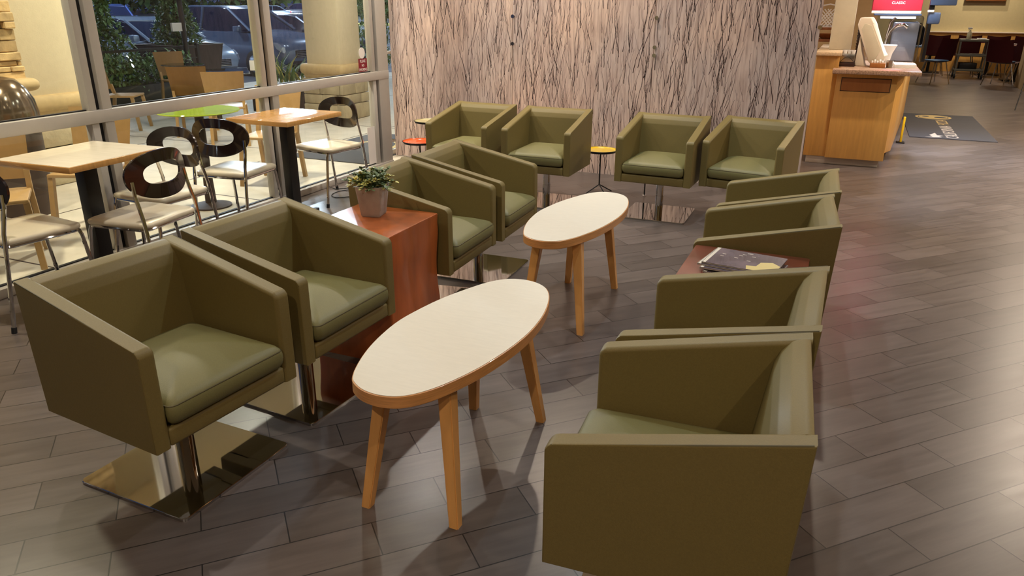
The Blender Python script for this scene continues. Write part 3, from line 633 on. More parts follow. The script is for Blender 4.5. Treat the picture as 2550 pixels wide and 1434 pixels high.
for k in range(14): lathe(bm, [(0.036, 0.02+k*0.027), (0.044, 0.02+k*0.027+0.024), (0.046, 0.02+k*0.027+0.026)], 20)
fin('cup_stack', bm, DARKB, t); bm = bmesh.new(); lathe(bm, [(0.06, 0), (0.06, 0.018), (0.05, 0.02)], 24); fin('holder_foot', bm, BLACK, t)
t = thing('wooden_box', 'low open wooden box in front of the terminal', 'box', (0.245, 8.665, 0.97))
obj_box('tray_walls', MAPLED, t, -0.07, 0.07, -0.05, 0.05, 0, 0.045)
bm = bmesh.new()
for q in range(5): box(bm, -0.06+q*0.024, -0.045+q*0.024, -0.035, 0.035, 0.045, 0.065+0.01*(q % 2), bev=0.002)
fin('sugar_packets', bm, WHITE, t)
bm = bmesh.new(); lathe(bm, [(0.028, 0), (0.034, 0.07), (0.031, 0.07), (0.026, 0.005)], 20); o = fin('steel_cup', bm, BRUSH); o.location = (0.355, 8.70, 0.97); meta(o, 'small steel cup beside the low wooden box', 'cup')
t = thing('napkin_stack', 'stack of white napkins at the right end of the granite worktop', 'napkins', (0.50, 8.85, 0.97)); 
bm = bmesh.new()
for q in range(5): box(bm, -0.10, 0.10, -0.16, 0.16, 0.0005+q*0.007, 0.0065+q*0.007, bev=0.001)
fin('napkins', bm, WHITE, t)
t = thing('chrome_faucet', 'white curved spout and lever rising behind the terminal', 'faucet', (0.30, 9.28, 0.97), 0)
bm = bmesh.new(); tube(bm, [(0, 0, 0), (0, 0, 0.22), (0.03, 0, 0.33), (0.09, 0, 0.39), (0.15, 0, 0.40), (0.19, 0, 0.37)], 0.016, 12); fin('spout', bm, CHROME, t)
bm = bmesh.new(); tube(bm, [(0.0, 0, 0.26), (0.02, 0, 0.42), (0.06, 0, 0.47)], 0.013, 10); fin('lever', bm, CHROME, t)
bm = bmesh.new(); lathe(bm, [(0.03, 0), (0.05, 0.12), (0.085, 0.2), (0.08, 0.205), (0.045, 0.13)], 24, c=(0.0, -0.1)); o = fin('white_bowl', bm, WHITE); o.location = (0.33, 9.2, 0.97); meta(o, 'white footed bowl behind the terminal', 'bowl')
# beverage machine
t = thing('beverage_machine', 'tall drinks machine with a red lettered top and clear tank', 'machine', (0.42, 9.62, 0.97))
obj_box('red_panel', RED, t, -0.30, 0.19, 0.0, 0.36, 0.535, 1.25, bev=0.01)
obj_box('blue_band', SLATE, t, -0.27, 0.20, -0.01, 0.34, 0.485, 0.505, bev=0.004); obj_box('white_band', CREAMP, t, -0.30, 0.19, 0.002, 0.36, 0.505, 0.535, bev=0.004)
bm = bmesh.new(); box(bm, -0.09, 0.235, 0.03, 0.35, 0.0, 0.485, bev=0.03, seg=4); fin('tank', bm, CLEAR, t)
bm = bmesh.new(); box(bm, -0.06, 0.205, 0.06, 0.32, 0.004, 0.42, bev=0.02); fin('inner_liner', bm, STEELP, t)
obj_box('lamp_strip', mat('machine_lamp', (220, 230, 255), 0.5, emit=(205, 222, 255), estr=4), t, -0.2, 0.15, 0.02, 0.06, 0.455, 0.475, bev=0)
text('lettering', 'CLASSIC', WHITE, 0.036, t, Matrix.Translation((-0.045, -0.002, 0.615)) @ Matrix.Rotation(PI/2, 4, 'X'))
t = thing('monitor', 'large dark slate monitor seen at the upper right of the drinks machine', 'monitor', (0.80, 9.75, 1.56), math.radians(8))
obj_box('screen', SLATE, t, -0.11, 0.15, 0, 0.04, 0.0, 0.34, bev=0.01); obj_box('mount', BLACK, t, -0.10, -0.05, 0.045, 0.08, -0.59, 0.1, bev=0.003)
t = thing('monitor', 'small slate monitor below the large one beside the drinks machine', 'monitor', (0.735, 9.66, 1.37), math.radians(5))
obj_box('screen', SLATE, t, -0.045, 0.075, 0, 0.05, 0.0, 0.12, bev=0.015); obj_box('clip', WHITE, t, -0.06, 0.0, -0.01, 0.03, 0.12, 0.145, bev=0.006); obj_box('post', CHROME, t, -0.04, -0.025, 0.055, 0.07, -0.40, 0.10, bev=0)

# shelf and board left of the pillar
t = thing('display_shelf', 'stepped wooden display shelf between the twig panel and the pillar', 'shelf', (-0.42, 10.2, 0))
for z, y0 in ((0.98, 0.0), (1.13, 0.35), (1.26, 0.7)): obj_box('shelf_board', WOODB, t, -0.35, 0.28, y0, y0+0.3, z, z+0.03)
obj_box('shelf_body', TANW, t, -0.35, 0.28, 0.02, 1.1, 0, 0.98)
bm = bmesh.new(); lathe(bm, [(0.05, 0), (0.13, 0.05), (0.125, 0.05), (0.04, 0.006)], 28); o = fin('steel_bowl', bm, BRUSH); o.location = (-0.28, 10.35, 1.01); meta(o, 'shallow steel bowl on the lowest step of the display shelf', 'bowl')
bm = bmesh.new(); lathe(bm, [(0.08, 0), (0.16, 0.06), (0.155, 0.06), (0.07, 0.006)], 28); o = fin('wooden_bowl', bm, WOODB); o.location = (-0.32, 10.72, 1.16); meta(o, 'brown wooden bowl on the middle step of the display shelf', 'bowl')
t = thing('wire_basket', 'white lattice basket on the top step of the display shelf', 'basket', (-0.36, 11.05, 1.29))
bm = bmesh.new()
for k in range(-5, 6):
    for s in (-1, 1): tube(bm, [(0.04*k-0.10*s, 0, 0.0), (0.04*k+0.10*s, 0, 0.22)], 0.008, 6)
bmesh.ops.delete(bm, geom=[v for v in bm.verts if abs(v.co.x) > 0.2], context='VERTS')
tube(bm, [(-0.2, 0, 0.22), (-0.1, 0, 0.26), (0, 0, 0.28), (0.1, 0, 0.26), (0.2, 0, 0.22)], 0.01, 6); tube(bm, [(-0.2, 0, 0), (0.2, 0, 0)], 0.01, 6); fin('lattice', bm, WHITE, t)
obj_box('basket_side', WHITE, t, -0.2, 0.2, 0.05, 0.06, 0, 0.03)
o = obj_box('brown_board', WOODB, None, -0.205, -0.13, 10.6, 10.66, 1.29, 2.4); meta(o, 'tall narrow brown board standing left of the cream pillar', 'board')
# floor sign
t = thing('floor_sign', 'folded yellow floor sign leaning on the counter end', 'sign', (0.685, 10.2, 0))
bm = bmesh.new(); prism(bm, [(-0.03, 0.012), (0.03, 0.012), (0.006, 0.31), (-0.02, 0.31)], 'x', -0.012, 0.012, bev=0.004); fin('sign_panel', bm, YSIGN, t); obj_box('sign_foot', BLACK, t, -0.045, 0.045, -0.06, 0.06, 0, 0.012)

# floor mat
t = thing('floor_mat', 'charcoal entrance mat with a round tan logo and printed lettering', 'mat', (1.25, 11.93, 0))
obj_box('mat_base', MATG, t, -0.44, 0.53, -1.22, 1.2, 0.0, 0.008, bev=0.003)
bm = bmesh.new(); lathe(bm, [(0.24, 0.008), (0.24, 0.0088)], 48, c=(-0.02, 0.86)); lathe(bm, [(0.205, 0.0088), (0.205, 0.0090)], 40, mi=1, c=(-0.02, 0.86)); lathe(bm, [(0.19, 0.0090), (0.19, 0.0092)], 40, c=(-0.02, 0.86)); lathe(bm, [(0.08, 0.0092), (0.07, 0.0094)], 24, mi=1, c=(0.07, 0.84)); lathe(bm, [(0.05, 0.0092), (0.045, 0.0094)], 24, mi=1, c=(-0.12, 0.90)); fin('round_logo', bm, [TANL, MATG], t)
rz = Matrix.Rotation(PI/2, 4, 'Z')
text('lettering', 'CALIFORNIA', LTG, 0.21, t, Matrix.Translation((0.06, -0.60, 0.0085)) @ rz, squash=0.93)
text('lettering', 'PIZZA', TANL, 0.20, t, Matrix.Translation((0.06, 0.31, 0.0085)) @ rz, squash=0.95)
bm = bmesh.new(); prism(bm, [(-0.26, -1.16), (-0.17, -1.12), (-0.2, -0.98), (-0.12, -0.78), (-0.11, -0.98), (-0.04, -1.0), (-0.1, -1.06), (-0.07, -1.13), (-0.16, -1.17)], 'z', 0.008, 0.0088); fin('leaf_print', bm, LTG, t)

# ================================================================ dining area
def make_shell():
    t = thing('dining_chair', '', 'chair', group='maroon dining chairs')
    bm = bmesh.new(); rows = []
    for a in range(9):
        u = a/8
        if u < 0.5: x = 0.22-0.40*(u/0.5); z = 0.46-0.03*math.sin(u/0.5*PI)
        else: q = (u-0.5)/0.5; x = -0.18-0.10*q; z = 0.46+0.44*q
        rows.append([(x+0.03*abs(v/4)**2, 0.25*(v/4)*(1-0.25*max(0, u-0.7)), z+0.02*(v/4)**2) for v in range(-4, 5)])
    A = [[bm.verts.new(p) for p in r] for r in rows]
    for i in range(8):
        for j in range(8): bm.faces.new((A[i][j], A[i][j+1], A[i+1][j+1], A[i+1][j]))
    bmesh.ops.solidify(bm, geom=bm.faces[:], thickness=0.02); fin('shell', bm, MAROON, t)
    obj_box('seat_highlight', BLUEHI, t, -0.15, 0.2, -0.18, 0.18, 0.462, 0.485, bev=0.01)  # thin blue slab: highlight on the seat, put in as colour
    for sx in (-1, 1):
        for sy in (-1, 1):
            bm = bmesh.new(); tube(bm, [(sx*0.13, sy*0.13, 0.45), (sx*0.23, sy*0.22, 0.0)], 0.011, 8); fin('leg', bm, CHROME, t)
    return t
def dtable(label, x, y, hx=0.38, hy=0.38, m=MAROON, h=0.74):
    t = thing('dining_table', label, 'table', (x, y, 0), 0, 'dining tables'); obj_box('tabletop', m, t, -hx, hx, -hy, hy, h-0.03, h, bev=0.004)
    bm = bmesh.new(); tube(bm, [(0, 0, 0.02), (0, 0, h-0.03)], 0.035, 12); fin('post', bm, BLACK, t); obj_box('foot', BLACK, t, -0.25, 0.25, -0.25, 0.25, 0, 0.02, bev=0.006)
dtable('blue dining table beyond the napkins, next to the black bag', 0.92, 18.9, 0.42, 0.5, BLUEHI, 0.76)
dtable('maroon dining table behind the grey cart', 3.0, 21.65, 0.6, 0.38, MAROON, 0.76)
dtable('maroon dining table near the inner wall end', 3.35, 20.1, 0.42, 0.4, MAROON, 0.75)
dtable('maroon dining table at the back left of the cart', 1.75, 21.7, 0.42, 0.35, MAROON, 0.75)
ps = make_shell()
DC = [(1.64, 18.62, 215, 'maroon shell chair with chrome legs closest to the granite worktop end'), (2.85, 18.75, 60, 'maroon shell chair with painted blue seat highlight left of the inner wall end'), (1.78, 20.9, 90, 'maroon shell chair half hidden behind the nearest maroon one'),
      (2.42, 20.98, 90, 'maroon shell chair against the back wall right of the spray bottle'), (2.98, 20.98, 92, 'maroon shell chair at the far table, in the middle'), (3.55, 21.0, 88, 'maroon shell chair at the far table, nearest the inner wall'), (3.35, 19.4, 90, 'maroon shell chair tucked beside the inner wall')]
for i, (x, y, a, lb) in enumerate(DC):
    o = ps if i == 0 else copy_tree(ps); o.location = (x, y, 0); o.rotation_euler = (0, 0, math.radians(a)); o['label'] = lb
t = thing('black_bag', 'black rounded bag standing on the blue dining table', 'bag', (1.16, 18.95, 0.76))
bm = bmesh.new(); prism(bm, [(-0.24, 0), (-0.25, 0.12), (-0.12, 0.30), (0.02, 0.40), (0.13, 0.40), (0.18, 0.32), (0.17, 0.0)], 'y', -0.1, 0.1, bev=0.04, seg=4); fin('bag_body', bm, BLACKF, t)
bm = bmesh.new(); tube(bm, [(-0.05, 0, 0.34), (0.0, 0, 0.42), (0.08, 0, 0.44), (0.12, 0, 0.39)], 0.01, 8); fin('strap', bm, BLACKF, t)
t = thing('utility_cart', 'grey three-tier utility cart on castors in the dining area', 'cart', (2.45, 20.35, 0))
for z in (0.16, 0.48, 0.80): obj_box('shelf', CARTG, t, -0.28, 0.30, -0.22, 0.22, z, z+0.05, bev=0.01)
for sx in (-0.26, 0.28):
    for sy in (-0.2, 0.2):
        bm = bmesh.new(); box(bm, sx-0.015, sx+0.015, sy-0.015, sy+0.015, 0.10, 0.80); fin('upright', bm, CARTG, t)
        bm = bmesh.new(); n = 16; loft(bm, [[(sx-0.015+0.03*q, sy+0.05*math.cos(2*PI*k/n), 0.05+0.05*math.sin(2*PI*k/n)) for k in range(n)] for q in (0, 1)]); fin('castor', bm, BLKRUB, t)
obj_box('bin', BLACK, t, -0.2, 0.15, -0.18, 0.18, 0.21, 0.34, bev=0.01); obj_box('end_panel', BLACK, t, -0.275, -0.262, -0.185, 0.185, 0.16, 0.82)
t = thing('spray_bottle', 'pale spray bottle standing on top of the grey cart', 'bottle', (2.33, 20.2, 0.85))
bm = bmesh.new(); lathe(bm, [(0.045, 0), (0.05, 0.02), (0.05, 0.12), (0.02, 0.17), (0.016, 0.2)], 20); fin('bottle_body', bm, SPRAY, t)
bm = bmesh.new(); box(bm, -0.05, 0.035, -0.015, 0.015, 0.21, 0.25, bev=0.006); tube(bm, [(-0.02, 0, 0.22), (-0.035, 0, 0.17)], 0.006, 6); fin('spray_head', bm, WHITE, t)
for k, (x, y, z, lb) in enumerate(((2.60, 20.3, 0.851, 'small white dish on the grey cart'), (3.2, 20.2, 0.751, 'white plate on the dining table nearer the inner wall'), (3.1, 21.2, 0.761, 'white plate on the far maroon dining table'))):
    bm = bmesh.new(); lathe(bm, [(0.05, 0), (0.10, 0.018), (0.096, 0.02), (0.045, 0.004)], 24); o = fin('plate', bm, WHITE); o.location = (x, y, z); meta(o, lb, 'plate', 'plates in the dining area')
t = thing('picture_frame', 'boxy brown picture on the dining wall, only its lower edge in view', 'picture', (2.75, 22.3, 1.66))
obj_box('frame', WOODB, t, -0.42, 0.42, -0.09, 0.0, 0.0, 0.7); obj_box('canvas', TANL, t, -0.37, 0.37, -0.094, -0.085, 0.05, 0.65, bev=0)
area('picture_lamp', (2.5, 21.6, CEIL-0.05), 26, WARM, 0.1, spread=140)
t = thing('easel_leg', 'thin dark leg of a stand cut by the right picture edge', 'stand', (2.56, 14.5, 0))
bm = bmesh.new(); tube(bm, [(-0.066, -0.24, 0.0), (0.15, 0.3, 1.2)], 0.008, 8); fin('leg', bm, BLACK, t); bm = bmesh.new(); tube(bm, [(0.36, -0.1, 0.0), (0.15, 0.3, 1.2)], 0.008, 8); fin('leg', bm, BLACK, t)

# ================================================================ patio and parking lot
solid('trim_30', CONC, -11.6, XW-0.05, -6, 16, -0.16, -0.01)
# expansion joints as a child look: thin dark strips
bm = bmesh.new()
for y in (1.0, 2.9, 4.8, 6.7, 8.6): box(bm, -11.5, XW-0.05, y-0.006, y+0.006, -0.0102, -0.0085)
for x in (-5.6, -7.6, -9.6): box(bm, x-0.006, x+0.006, -6, 16, -0.0102, -0.0084)
meta(fin('trim_31', bm, BROWN), kind='structure')
bm = bmesh.new(); box(bm, -150, -11.6, -60, 170, -0.3, -0.2); box(bm, -11.6, -4, 16, 170, -0.3, -0.2); box(bm, -11.6, -4.3, -60, -6, -0.3, -0.2)
meta(fin('trim_32', bm, ASPH), kind='structure')
solid('trim_33', mat('tan_soffit', (196, 176, 140), 0.8), -8.2, XW-0.05, -6, 11, 3.5, 3.6)

def pier(name, label, x1, y0, y1, dx, ztop_mould, stone_top=None, lower=True):
    t = thing(name, label, 'column', (x1, (y0+y1)/2, -0.01)); hy = (y1-y0)/2
    obj_box('shaft', STUCCO if not stone_top else STONE, t, -dx+0.06, -0.06, -hy+0.06, hy-0.06, 0.5, 3.5, bev=0.004)
    bm = bmesh.new(); rings = []
    for k in range(9):
        a = -PI/2+PI*k/8; o = 0.045*math.cos(a); z = ztop_mould-0.07+0.07*math.sin(a)
        rings.append([(x, y, z) for x, y in rrect(dx/2-0.03+o+0.02, hy-0.03+o+0.02, 0.02+o, 4, -dx/2, 0)])
    rings = [[(x, y, ztop_mould-0.30) for x, y in rrect(dx/2-0.05, hy-0.05, 0.02, 4, -dx/2, 0)]] + rings
    loft(bm, rings); fin('moulding', bm, MOULD, t)
    random.seed(int(abs(y0*100))); bm = bmesh.new(); z = 0.0
    zt = ztop_mould-0.2
    while z < zt:
        h = min(random.uniform(0.13, 0.24), zt-z+0.01); y = -hy
        while y < hy-0.01:
            wd = min(random.uniform(0.2, 0.42), hy-y); o = random.uniform(0, 0.02); box(bm, -0.08, o, y+0.003, y+wd-0.003, z+0.003, z+h-0.003, bev=0.012, seg=2); y += wd
        x = -dx
        while x < -0.01:
            wd = min(random.uniform(0.2, 0.4), -x); o = random.uniform(0, 0.02); box(bm, x+0.003, x+wd-0.003, -hy-o, -hy+0.08, z+0.003, z+h-0.003, bev=0.012, seg=2); x += wd
        z += h
    box(bm, -dx+0.03, -0.03, -hy+0.03, hy-0.03, 0, zt); fin('stone_base', bm, STONE2, t)
    return t
pier('patio_column', 'cream stucco patio column on a pale stone base, left part of the windows', -6.50, 4.16, 5.10, 0.9, 0.80)
pier('patio_column', 'cream stucco patio column on a pale stone base, before the grey sport utility car', -6.46, 8.84, 9.46, 0.69, 0.77)
# stacked stone pier at far left
t = thing('stone_pier', 'pier of stacked golden ledgestone at the left picture edge', 'pier', (-6.12, 3.2, -0.01)); random.seed(9); bm = bmesh.new()
z = 0.0
while z < 3.4:
    h = random.uniform(0.04, 0.09); y = -0.6
    while y < 0.90:
        wd = min(random.uniform(0.2, 0.55), 0.92-y); o = random.uniform(-0.02, 0.03); box(bm, -0.1, o, y+0.002, y+wd-0.002, z+0.002, z+h-0.002, bev=0.006, seg=1); y += wd+0.001
    z += h
box(bm, -0.6, -0.05, -0.6, 0.88, 0, 3.4); fin('ledgestone', bm, STONE, t)
bm = bmesh.new(); rings = []
for k in range(9):
    a = -PI/2+PI*k/8; o = 0.05*math.cos(a); zz = 0.95+0.05*math.sin(a); rings.append([(x, y, zz) for x, y in rrect(0.34+o, 0.80+o, 0.03+o*0.5, 4, -0.28, 0.13)])
loft(bm, rings); fin('moulding', bm, MOULD, t)
# domed bin
t = thing('domed_bin', 'shiny brown metal dome of a litter bin at the left picture edge', 'bin', (-5.83, 3.73, -0.01))
bm = bmesh.new(); lathe(bm, [(0.18, 0.0), (0.19, 0.70), (0.20, 0.72)], 32); fin('bin_body', bm, BROWN, t)
bm = bmesh.new(); lathe(bm, [(0.205, 0.725), (0.205, 0.79), (0.19, 0.88), (0.15, 0.965), (0.09, 1.03), (0.02, 1.05)], 40); fin('dome_lid', bm, mat('bronze_metal', (150, 132, 112), 0.16, 0.85), t)

# patio chairs
def make_patio_chair():
    t = thing('patio_chair', '', 'chair', group='tan patio chairs')
    bm = bmesh.new(); rings = []
    for k in range(9):
        q = k/8; z = 0.50+0.35*q; hw = 0.205+0.025*q; x = -0.19-0.09*q
        rings.append([(x-0.03*(1-(s/5)**2)+dx, hw*s/5, z+0.0) for s in range(-5, 6) for dx in (0,)])
    A = [[bm.verts.new(p) for p in r] for r in rings]
    for i in range(8):
        for j in range(10): bm.faces.new((A[i][j], A[i][j+1], A[i+1][j+1], A[i+1][j]))
    bmesh.ops.solidify(bm, geom=bm.faces[:], thickness=0.014); fin('backrest', bm, RESINC, t)
    bm = bmesh.new(); box(bm, -0.2, 0.21, -0.2, 0.2, 0.42, 0.445, bev=0.008); fin('seat', bm, RESINC, t)
    for s in (-1, 1):
        bm = bmesh.new(); loft(bm, [[(x0+a*0.018, s*yy+b*0.018, z) for a, b in ((-1, -1), (1, -1), (1, 1), (-1, 1))] for x0, yy, z in ((0.23, 0.205, 0), (0.18, 0.185, 0.43))]); fin('leg', bm, RESINC, t)
        bm = bmesh.new(); loft(bm, [[(x0+a*0.02, s*yy+b*0.016, z) for a, b in ((-1, -1), (1, -1), (1, 1), (-1, 1))] for x0, yy, z in ((-0.25, 0.2, 0), (-0.17, 0.19, 0.43), (-0.20, 0.19, 0.56))]); fin('leg', bm, RESINC, t)
    return t
pp = make_patio_chair()
PC = [(-4.78, 2.84, -38, 'tan patio chair outside behind the pale cafe table'), (-4.95, 3.66, -66, 'tan patio chair outside just right of the first mullion'), (-4.82, 5.42, -74, 'tan patio chair outside right of the lime green table'),
      (-7.55, 7.19, 127, 'tan patio chair seen from behind, near left corner of the blue glass table'), (-6.65, 6.83, 130, 'tan patio chair seen from behind, in front of the blue table middle'), (-8.7, 7.1, 30, 'tan patio chair seen from the side, left of the blue glass table'),
      (-9.6, 8.9, -20, 'tan patio chair beyond the round glass table, near the railing')]
for i, (x, y, a, lb) in enumerate(PC):
    o = pp if i == 0 else copy_tree(pp); o.location = (x, y, -0.01); o.rotation_euler = (0, 0, math.radians(a)); o['label'] = lb
def patio_table(label, c, top, round_=True, r=0.36, h=0.72, rz=0, group='patio tables', pm=BROWN):
    t = thing('patio_table', label, 'table', (c[0], c[1], -0.01), rz, group); bm = bmesh.new()
    if round_: lathe(bm, [(r-0.004, h-0.012), (r, h-0.006), (r-0.004, h)], 48)
    else: box(bm, -r, r, -r, r, h-0.012, h, bev=0.003)
    fin('tabletop', bm, top, t)
    bm = bmesh.new(); lathe(bm, [(0.045, 0.03), (0.035, 0.3), (0.035, h-0.03), (0.10, h-0.012)], 20); fin('post', bm, pm, t); bm = bmesh.new(); lathe(bm, [(0.16, 0), (0.16, 0.012), (0.05, 0.035)], 28); fin('foot', bm, pm, t)
patio_table('round lime green patio table just outside the window', (-4.68, 4.48), LIME, r=0.315, h=0.78)
patio_table('square blue glass patio table in the middle of the patio', (-7.74, 7.76), TINTG, False, 0.45, rz=math.radians(45))
patio_table('small round glass patio table near the railing', (-9.05, 8.5), TINTG, r=0.3)
bm = bmesh.new(); box(bm, -0.06, 0.06, -0.004, 0.004, 0, 0.13, bev=0.001); o = fin('menu_card', bm, WHITE); o.location = (-7.35, 8.12, 0.71); o.rotation_euler = (0, 0, 0.6); meta(o, 'small white menu card standing on the blue glass patio table', 'card')

# door mat outside
t = thing('entrance_mat', 'grey outdoor mat in front of the glass door with a pale printed curve', 'mat', (-5.0, 7.15, -0.01), math.radians(0))
obj_box('mat_base', MATG, t, -0.52, 0.52, -0.72, 1.0, 0.0, 0.01)
bm = bmesh.new(); tube(bm, [(0.28*math.cos(a*0.3), 0.1+0.45*math.sin(a*0.3), 0.012) for a in range(-2, 13)], 0.03, 6); 
for v in bm.verts: v.co.z = 0.0105+(v.co.z-0.012)*0.02
fin('printed_curve', bm, TANL, t)

# railing
t = thing('railing', 'black iron railing along the edge of the patio', 'railing', (-11.0, 9.0, -0.01))
bm = bmesh.new(); box(bm, -0.02, 0.02, -4.5, 1.72, 0.80, 0.84); box(bm, -0.015, 0.015, -4.5, 1.72, 0.62, 0.645); box(bm, -0.015, 0.015, -4.5, 1.72, 0.08, 0.105); fin('rails', bm, BLACK, t)
bm = bmesh.new()
for k in range(59): y = -4.45+k*0.104; box(bm, -0.007, 0.007, y-0.007, y+0.007, 0.1, 0.63)
o = fin('balusters', bm, BLACK, t)
for y in (-4.5, -2.4, -0.3, 1.72): obj_box('post', BLACK, t, -0.03, 0.03, y-0.03, y+0.03, 0, 0.88)

def foliage(bm, n, sampler, L=0.06, wd=0.02, mi=0):
    for _ in range(n):
        p = sampler(); d = Vector((random.gauss(0, 1), random.gauss(0, 1), random.gauss(0.3, 1))); leaf(bm, p, d, L*random.uniform(0.6, 1.4), wd, mi)
def shrub(name, label, c, r, z0, z1, n, cat='shrub', taper=0.5, L=0.09, group='shrubs beyond the patio', trunk=True):
    t = thing(name, label, cat, (c[0], c[1], -0.05), 0, group); random.seed(int(c[1]*31)); bm = bmesh.new()
    def s():
        while True:
            q = random.random(); a = random.uniform(0, 2*PI); rr = r*(1-taper*q)*math.sqrt(random.random()*0.8+0.2)*(0.8+0.25*math.sin(9*q+a*2))
            return Vector((rr*math.cos(a), rr*math.sin(a), z0+(z1-z0)*q))
    foliage(bm, n, s, L, 0.022); fin('foliage', bm, SHRUB, t)
    if trunk:
        bm = bmesh.new(); tube(bm, [(0, 0, 0), (0.03, 0, z0+0.3), (0, 0.02, z1*0.8)], 0.05, 8, rr=[0.06, 0.04, 0.01]); fin('trunk', bm, BARK, t)
shrub('evergreen_tree', 'bushy evergreen tree right of the left column, beyond the railing', (-11.7, 9.15), 0.66, 0.72, 3.0, 6500, 'tree', 0.35)
shrub('conical_tree', 'narrow conical evergreen in the tall brown planter', (-11.75, 11.0), 0.46, 0.88, 3.2, 6000, 'tree', 0.55)
shrub('green_tree', 'leafy green tree right of the second column', (-9.5, 14.3), 0.7, 0.3, 3.2, 2600, 'tree', 0.2)
t = thing('planter', 'tall dark brown square planter under the conical tree', 'planter', (-11.75, 11.0, -0.01)); bm = bmesh.new(); loft(bm, [[(x, y, z) for x, y in rrect(h, h, 0.02, 3)] for h, z in ((0.46, 0), (0.57, 0.82), (0.59, 0.84), (0.53, 0.84), (0.52, 0.76))]); fin('planter_box', bm, BROWN, t)
t = thing('hedge', 'low leafy hedge growing in front of the black railing', 'hedge', (-10.6, 8.0, -0.01)); random.seed(77); bm = bmesh.new(); foliage(bm, 5200, lambda: Vector((random.uniform(-0.25, 0.25), random.uniform(-1.6, 2.0), 0.22+random.random()**1.3*0.55)), 0.09, 0.02); o = fin('foliage', bm, SHRUB, t)
obj_box('hedge_trough', BLACK, t, -0.32, 0.32, -1.7, 2.1, 0, 0.34)
t = thing('grass_planter', 'dark planter with blade-like leaves left of the second column', 'planter', (-7.85, 9.45, -0.01)); random.seed(78)
obj_box('planter_box', BROWN, t, -0.55, 0.3, -0.3, 0.16, 0, 0.36)
bm = bmesh.new()
for k in range(60):
    a = random.uniform(0, 2*PI); e = random.uniform(0.7, 1.5); leaf(bm, Vector((random.uniform(-0.4, 0.2), random.uniform(-0.2, 0.1), 0.34)), Vector((math.cos(a)*math.cos(e), math.sin(a)*math.cos(e), math.sin(e))), random.uniform(0.35, 0.62), 0.018, 0 if k % 5 else 1)
fin('blades', bm, [SHRUB, LEAFY], t)
t = thing('signpost', 'thin dark post beside the conical tree', 'post', (-10.88, 10.35, -0.01)); bm = bmesh.new(); tube(bm, [(0, 0, 0), (0, 0, 3.2)], 0.045, 12); fin('pole', bm, BLACK, t); bm = bmesh.new(); box(bm, -0.02, 0.02, -0.25, 0.05, 1.1, 1.24); fin('sign_plate', bm, STICK, t)

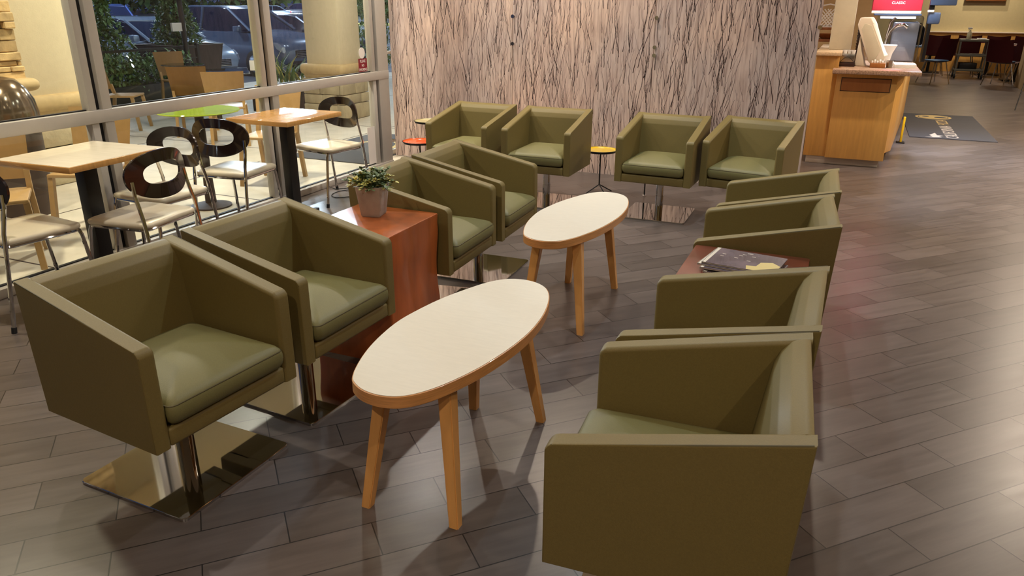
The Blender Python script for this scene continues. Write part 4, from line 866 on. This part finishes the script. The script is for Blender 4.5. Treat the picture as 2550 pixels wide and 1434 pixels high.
# cars
def car(label, x, y, a, pm, suv=False, lights=True, tail=False, s=1.0):
    t = thing('car', label, 'car', (x, y, -0.2), math.radians(a), 'parked cars'); L = 4.6*s; h = 1.68 if suv else 1.45; hw = 0.9
    # stations: x, half width, z bottom, z belt
    fx = [(-2.3, 0.74, 0.42, 0.80), (-2.22, 0.84, 0.30, 0.98), (-1.5, 0.9, 0.24, 1.03), (0.0, 0.91, 0.22, 1.0), (0.85, 0.9, 0.22, 1.0), (1.3, 0.89, 0.24, 0.97), (1.9, 0.86, 0.26, 0.88), (2.18, 0.78, 0.32, 0.76), (2.3, 0.66, 0.40, 0.62)]
    k = 1.12 if suv else 1.0; bm = bmesh.new(); rings = []
    for X, w_, z0, z1 in fx:
        z1 *= k; rings.append([(X*s, yy, zz) for yy, zz in ((-w_*0.9, z0), (-w_, z0+0.12), (-w_*1.0, z0+(z1-z0)*0.6), (-w_*0.93, z1-0.05), (-w_*0.8, z1), (-w_*0.3, z1+0.025), (w_*0.3, z1+0.025), (w_*0.8, z1), (w_*0.93, z1-0.05), (w_, z0+(z1-z0)*0.6), (w_, z0+0.12), (w_*0.9, z0))])
    loft(bm, rings); fin('body', bm, pm, t, ang=45)
    zb = 1.0*k-0.02
    st = [(-2.15 if suv else -1.75, 0.74, zb), (-1.95 if suv else -1.15, 0.66, h-0.05), (-0.9, 0.64, h), (0.1, 0.64, h-0.01), (0.45, 0.66, h-0.08), (1.25, 0.76, zb)]
    bm = bmesh.new(); rings = [[(X*s, yy, zz) for yy, zz in ((-w_*1.14 if False else -0.82, zb-0.03), (-w_, z1-0.02), (-w_*0.8, z1), (w_*0.8, z1), (w_, z1-0.02), (0.82, zb-0.03))] for X, w_, z1 in st]
    loft(bm, rings); fin('window_glass', bm, CGLASS, t, ang=30)
    bm = bmesh.new(); loft(bm, [[(X*s, yy, zz) for yy, zz in ((-w_*1.02, z1-0.04), (-w_*0.85, z1+0.012), (w_*0.85, z1+0.012), (w_*1.02, z1-0.04))] for X, w_, z1 in st[1:5]])
    for s2 in (-1, 1):
        tube(bm, [(1.25*s, s2*0.80, zb), (0.45*s, s2*0.665, h-0.07)], 0.035, 6); tube(bm, [(st[0][0]*s, s2*0.80, zb), (st[1][0]*s, s2*0.665, h-0.05)], 0.05, 6); tube(bm, [(-0.45*s, s2*0.82, zb), (-0.45*s, s2*0.65, h-0.02)], 0.035, 6)
        box(bm, 0.85*s, 1.02*s, s2*0.92-0.08, s2*0.92+0.08, zb-0.02, zb+0.12, bev=0.03)
    fin('roof', bm, pm, t)
    n = 20
    for wx in (-1.42, 1.4):
        for s2 in (-1, 1):
            bm = bmesh.new(); yo = s2*0.80
            loft(bm, [[(wx*s+r_*math.cos(2*PI*q/n), yo+s2*d_, 0.33+r_*math.sin(2*PI*q/n)) for q in range(n)] for r_, d_ in ((0.33, -0.1), (0.33, 0.09), (0.29, 0.115))])
            loft(bm, [[(wx*s+r_*math.cos(2*PI*q/n), yo+s2*d_, 0.33+r_*math.sin(2*PI*q/n)) for q in range(n)] for r_, d_ in ((0.22, 0.11), (0.2, 0.122))], mi=1); fin('wheel', bm, [TYRE, RIM], t)
    for s2 in (-1, 1):
        bm = bmesh.new(); loft(bm, [[(2.20*s, s2*0.78, 0.66*k), (2.27*s, s2*0.5, 0.64*k), (2.27*s, s2*0.5, 0.52*k), (2.23*s, s2*0.78, 0.54*k)], [(2.0*s, s2*0.86, 0.76*k), (2.20*s, s2*0.52, 0.74*k), (2.24*s, s2*0.5, 0.6*k), (2.1*s, s2*0.85, 0.62*k)]])
        fin('headlight', bm, HEADL if lights else STEELP, t)
        bm = bmesh.new(); box(bm, -2.3*s, -2.2*s, s2*0.72-0.12, s2*0.72+0.12, 0.78*k, 0.92*k, bev=0.02); fin('tail_light', bm, TAILR, t)
    bm = bmesh.new(); box(bm, 2.22*s, 2.315*s, -0.42, 0.42, 0.42*k, 0.58*k, bev=0.01)
    for q in range(4): box(bm, 2.3*s, 2.325*s, -0.4, 0.4, 0.435*k+q*0.035*k, 0.447*k+q*0.035*k, mi=1)
    fin('grille', bm, [BLACK, CHROME], t)
car('silver car seen front-on behind the railing, left of the conical tree', -15.2, 13.1, 0, P_SILVER, False, False)
car('dark car with glaring headlight behind the evergreen tree', -15.4, 10.3, 2, P_DARK, False, True)
car('blue-grey sport utility car parked between the conical tree and the second column', -15.0, 16.1, -3, P_GREY, True, False)
car('dark car half hidden by the second column', -15.3, 19.0, 0, P_DARK, False, False)
car('blue sport utility car at the top of the picture beyond the silver car', -30.0, 24.5, -30, P_BLUE, True, True)
car('white sedan far across the parking lot', -62.0, 67.0, -140, P_WHITE, False, True, s=1.0)
car('plum car with a red tail light behind the white sedan', -72.0, 70.0, -150, P_RED, False, False)
car('dark pickup-like car far away, left of the yellow sign', -58.0, 72.0, -140, P_DARK, True, True)
car('silver car far away at the mullion beside the dark one', -57.0, 66.0, -140, P_SILVER, False, False)
o = obj_box('curb', mat('yellow_curb_paint', (206, 196, 110), 0.7), None, -70, -20, 58, 58.5, -0.2, 0.0); o.rotation_euler = (0, 0, 0.1); meta(o, 'yellow painted curb far across the parking lot', 'curb')
o = obj_box('yellow_board', mat('yellow_board_paint', (196, 170, 60), 0.6), None, -58.2, -56.8, 76, 76.2, -0.2, 2.2); meta(o, 'yellow board standing far across the lot beside the second column', 'board')
t = thing('tree_line', 'dark row of trees at the far end of the parking lot', 'trees'); random.seed(90); bm = bmesh.new()
foliage(bm, 6000, lambda: Vector((random.uniform(-130, -30), 0, 0))+Vector((0, random.uniform(92, 100), random.uniform(0, 8))), 1.4, 0.4); fin('foliage', bm, SHRUB, t)['kind'] = 'stuff'

# ================================================================ ceiling downlights
for i, (x, y, p, c) in enumerate(DOWN):
    t = thing('downlight', 'recessed round ceiling downlight '+DOWN_AT[i], 'ceiling light', (x, y, CEIL), 0, 'ceiling downlights')
    bm = bmesh.new(); lathe(bm, [(0.11, 0), (0.11, -0.008), (0.085, -0.01), (0.085, 0)], 28, cap=False); fin('trim_ring', bm, WHITE, t)
    bm = bmesh.new(); lathe(bm, [(0.084, -0.001), (0.084, -0.004)], 28); fin('lens', bm, LAMPW, t)
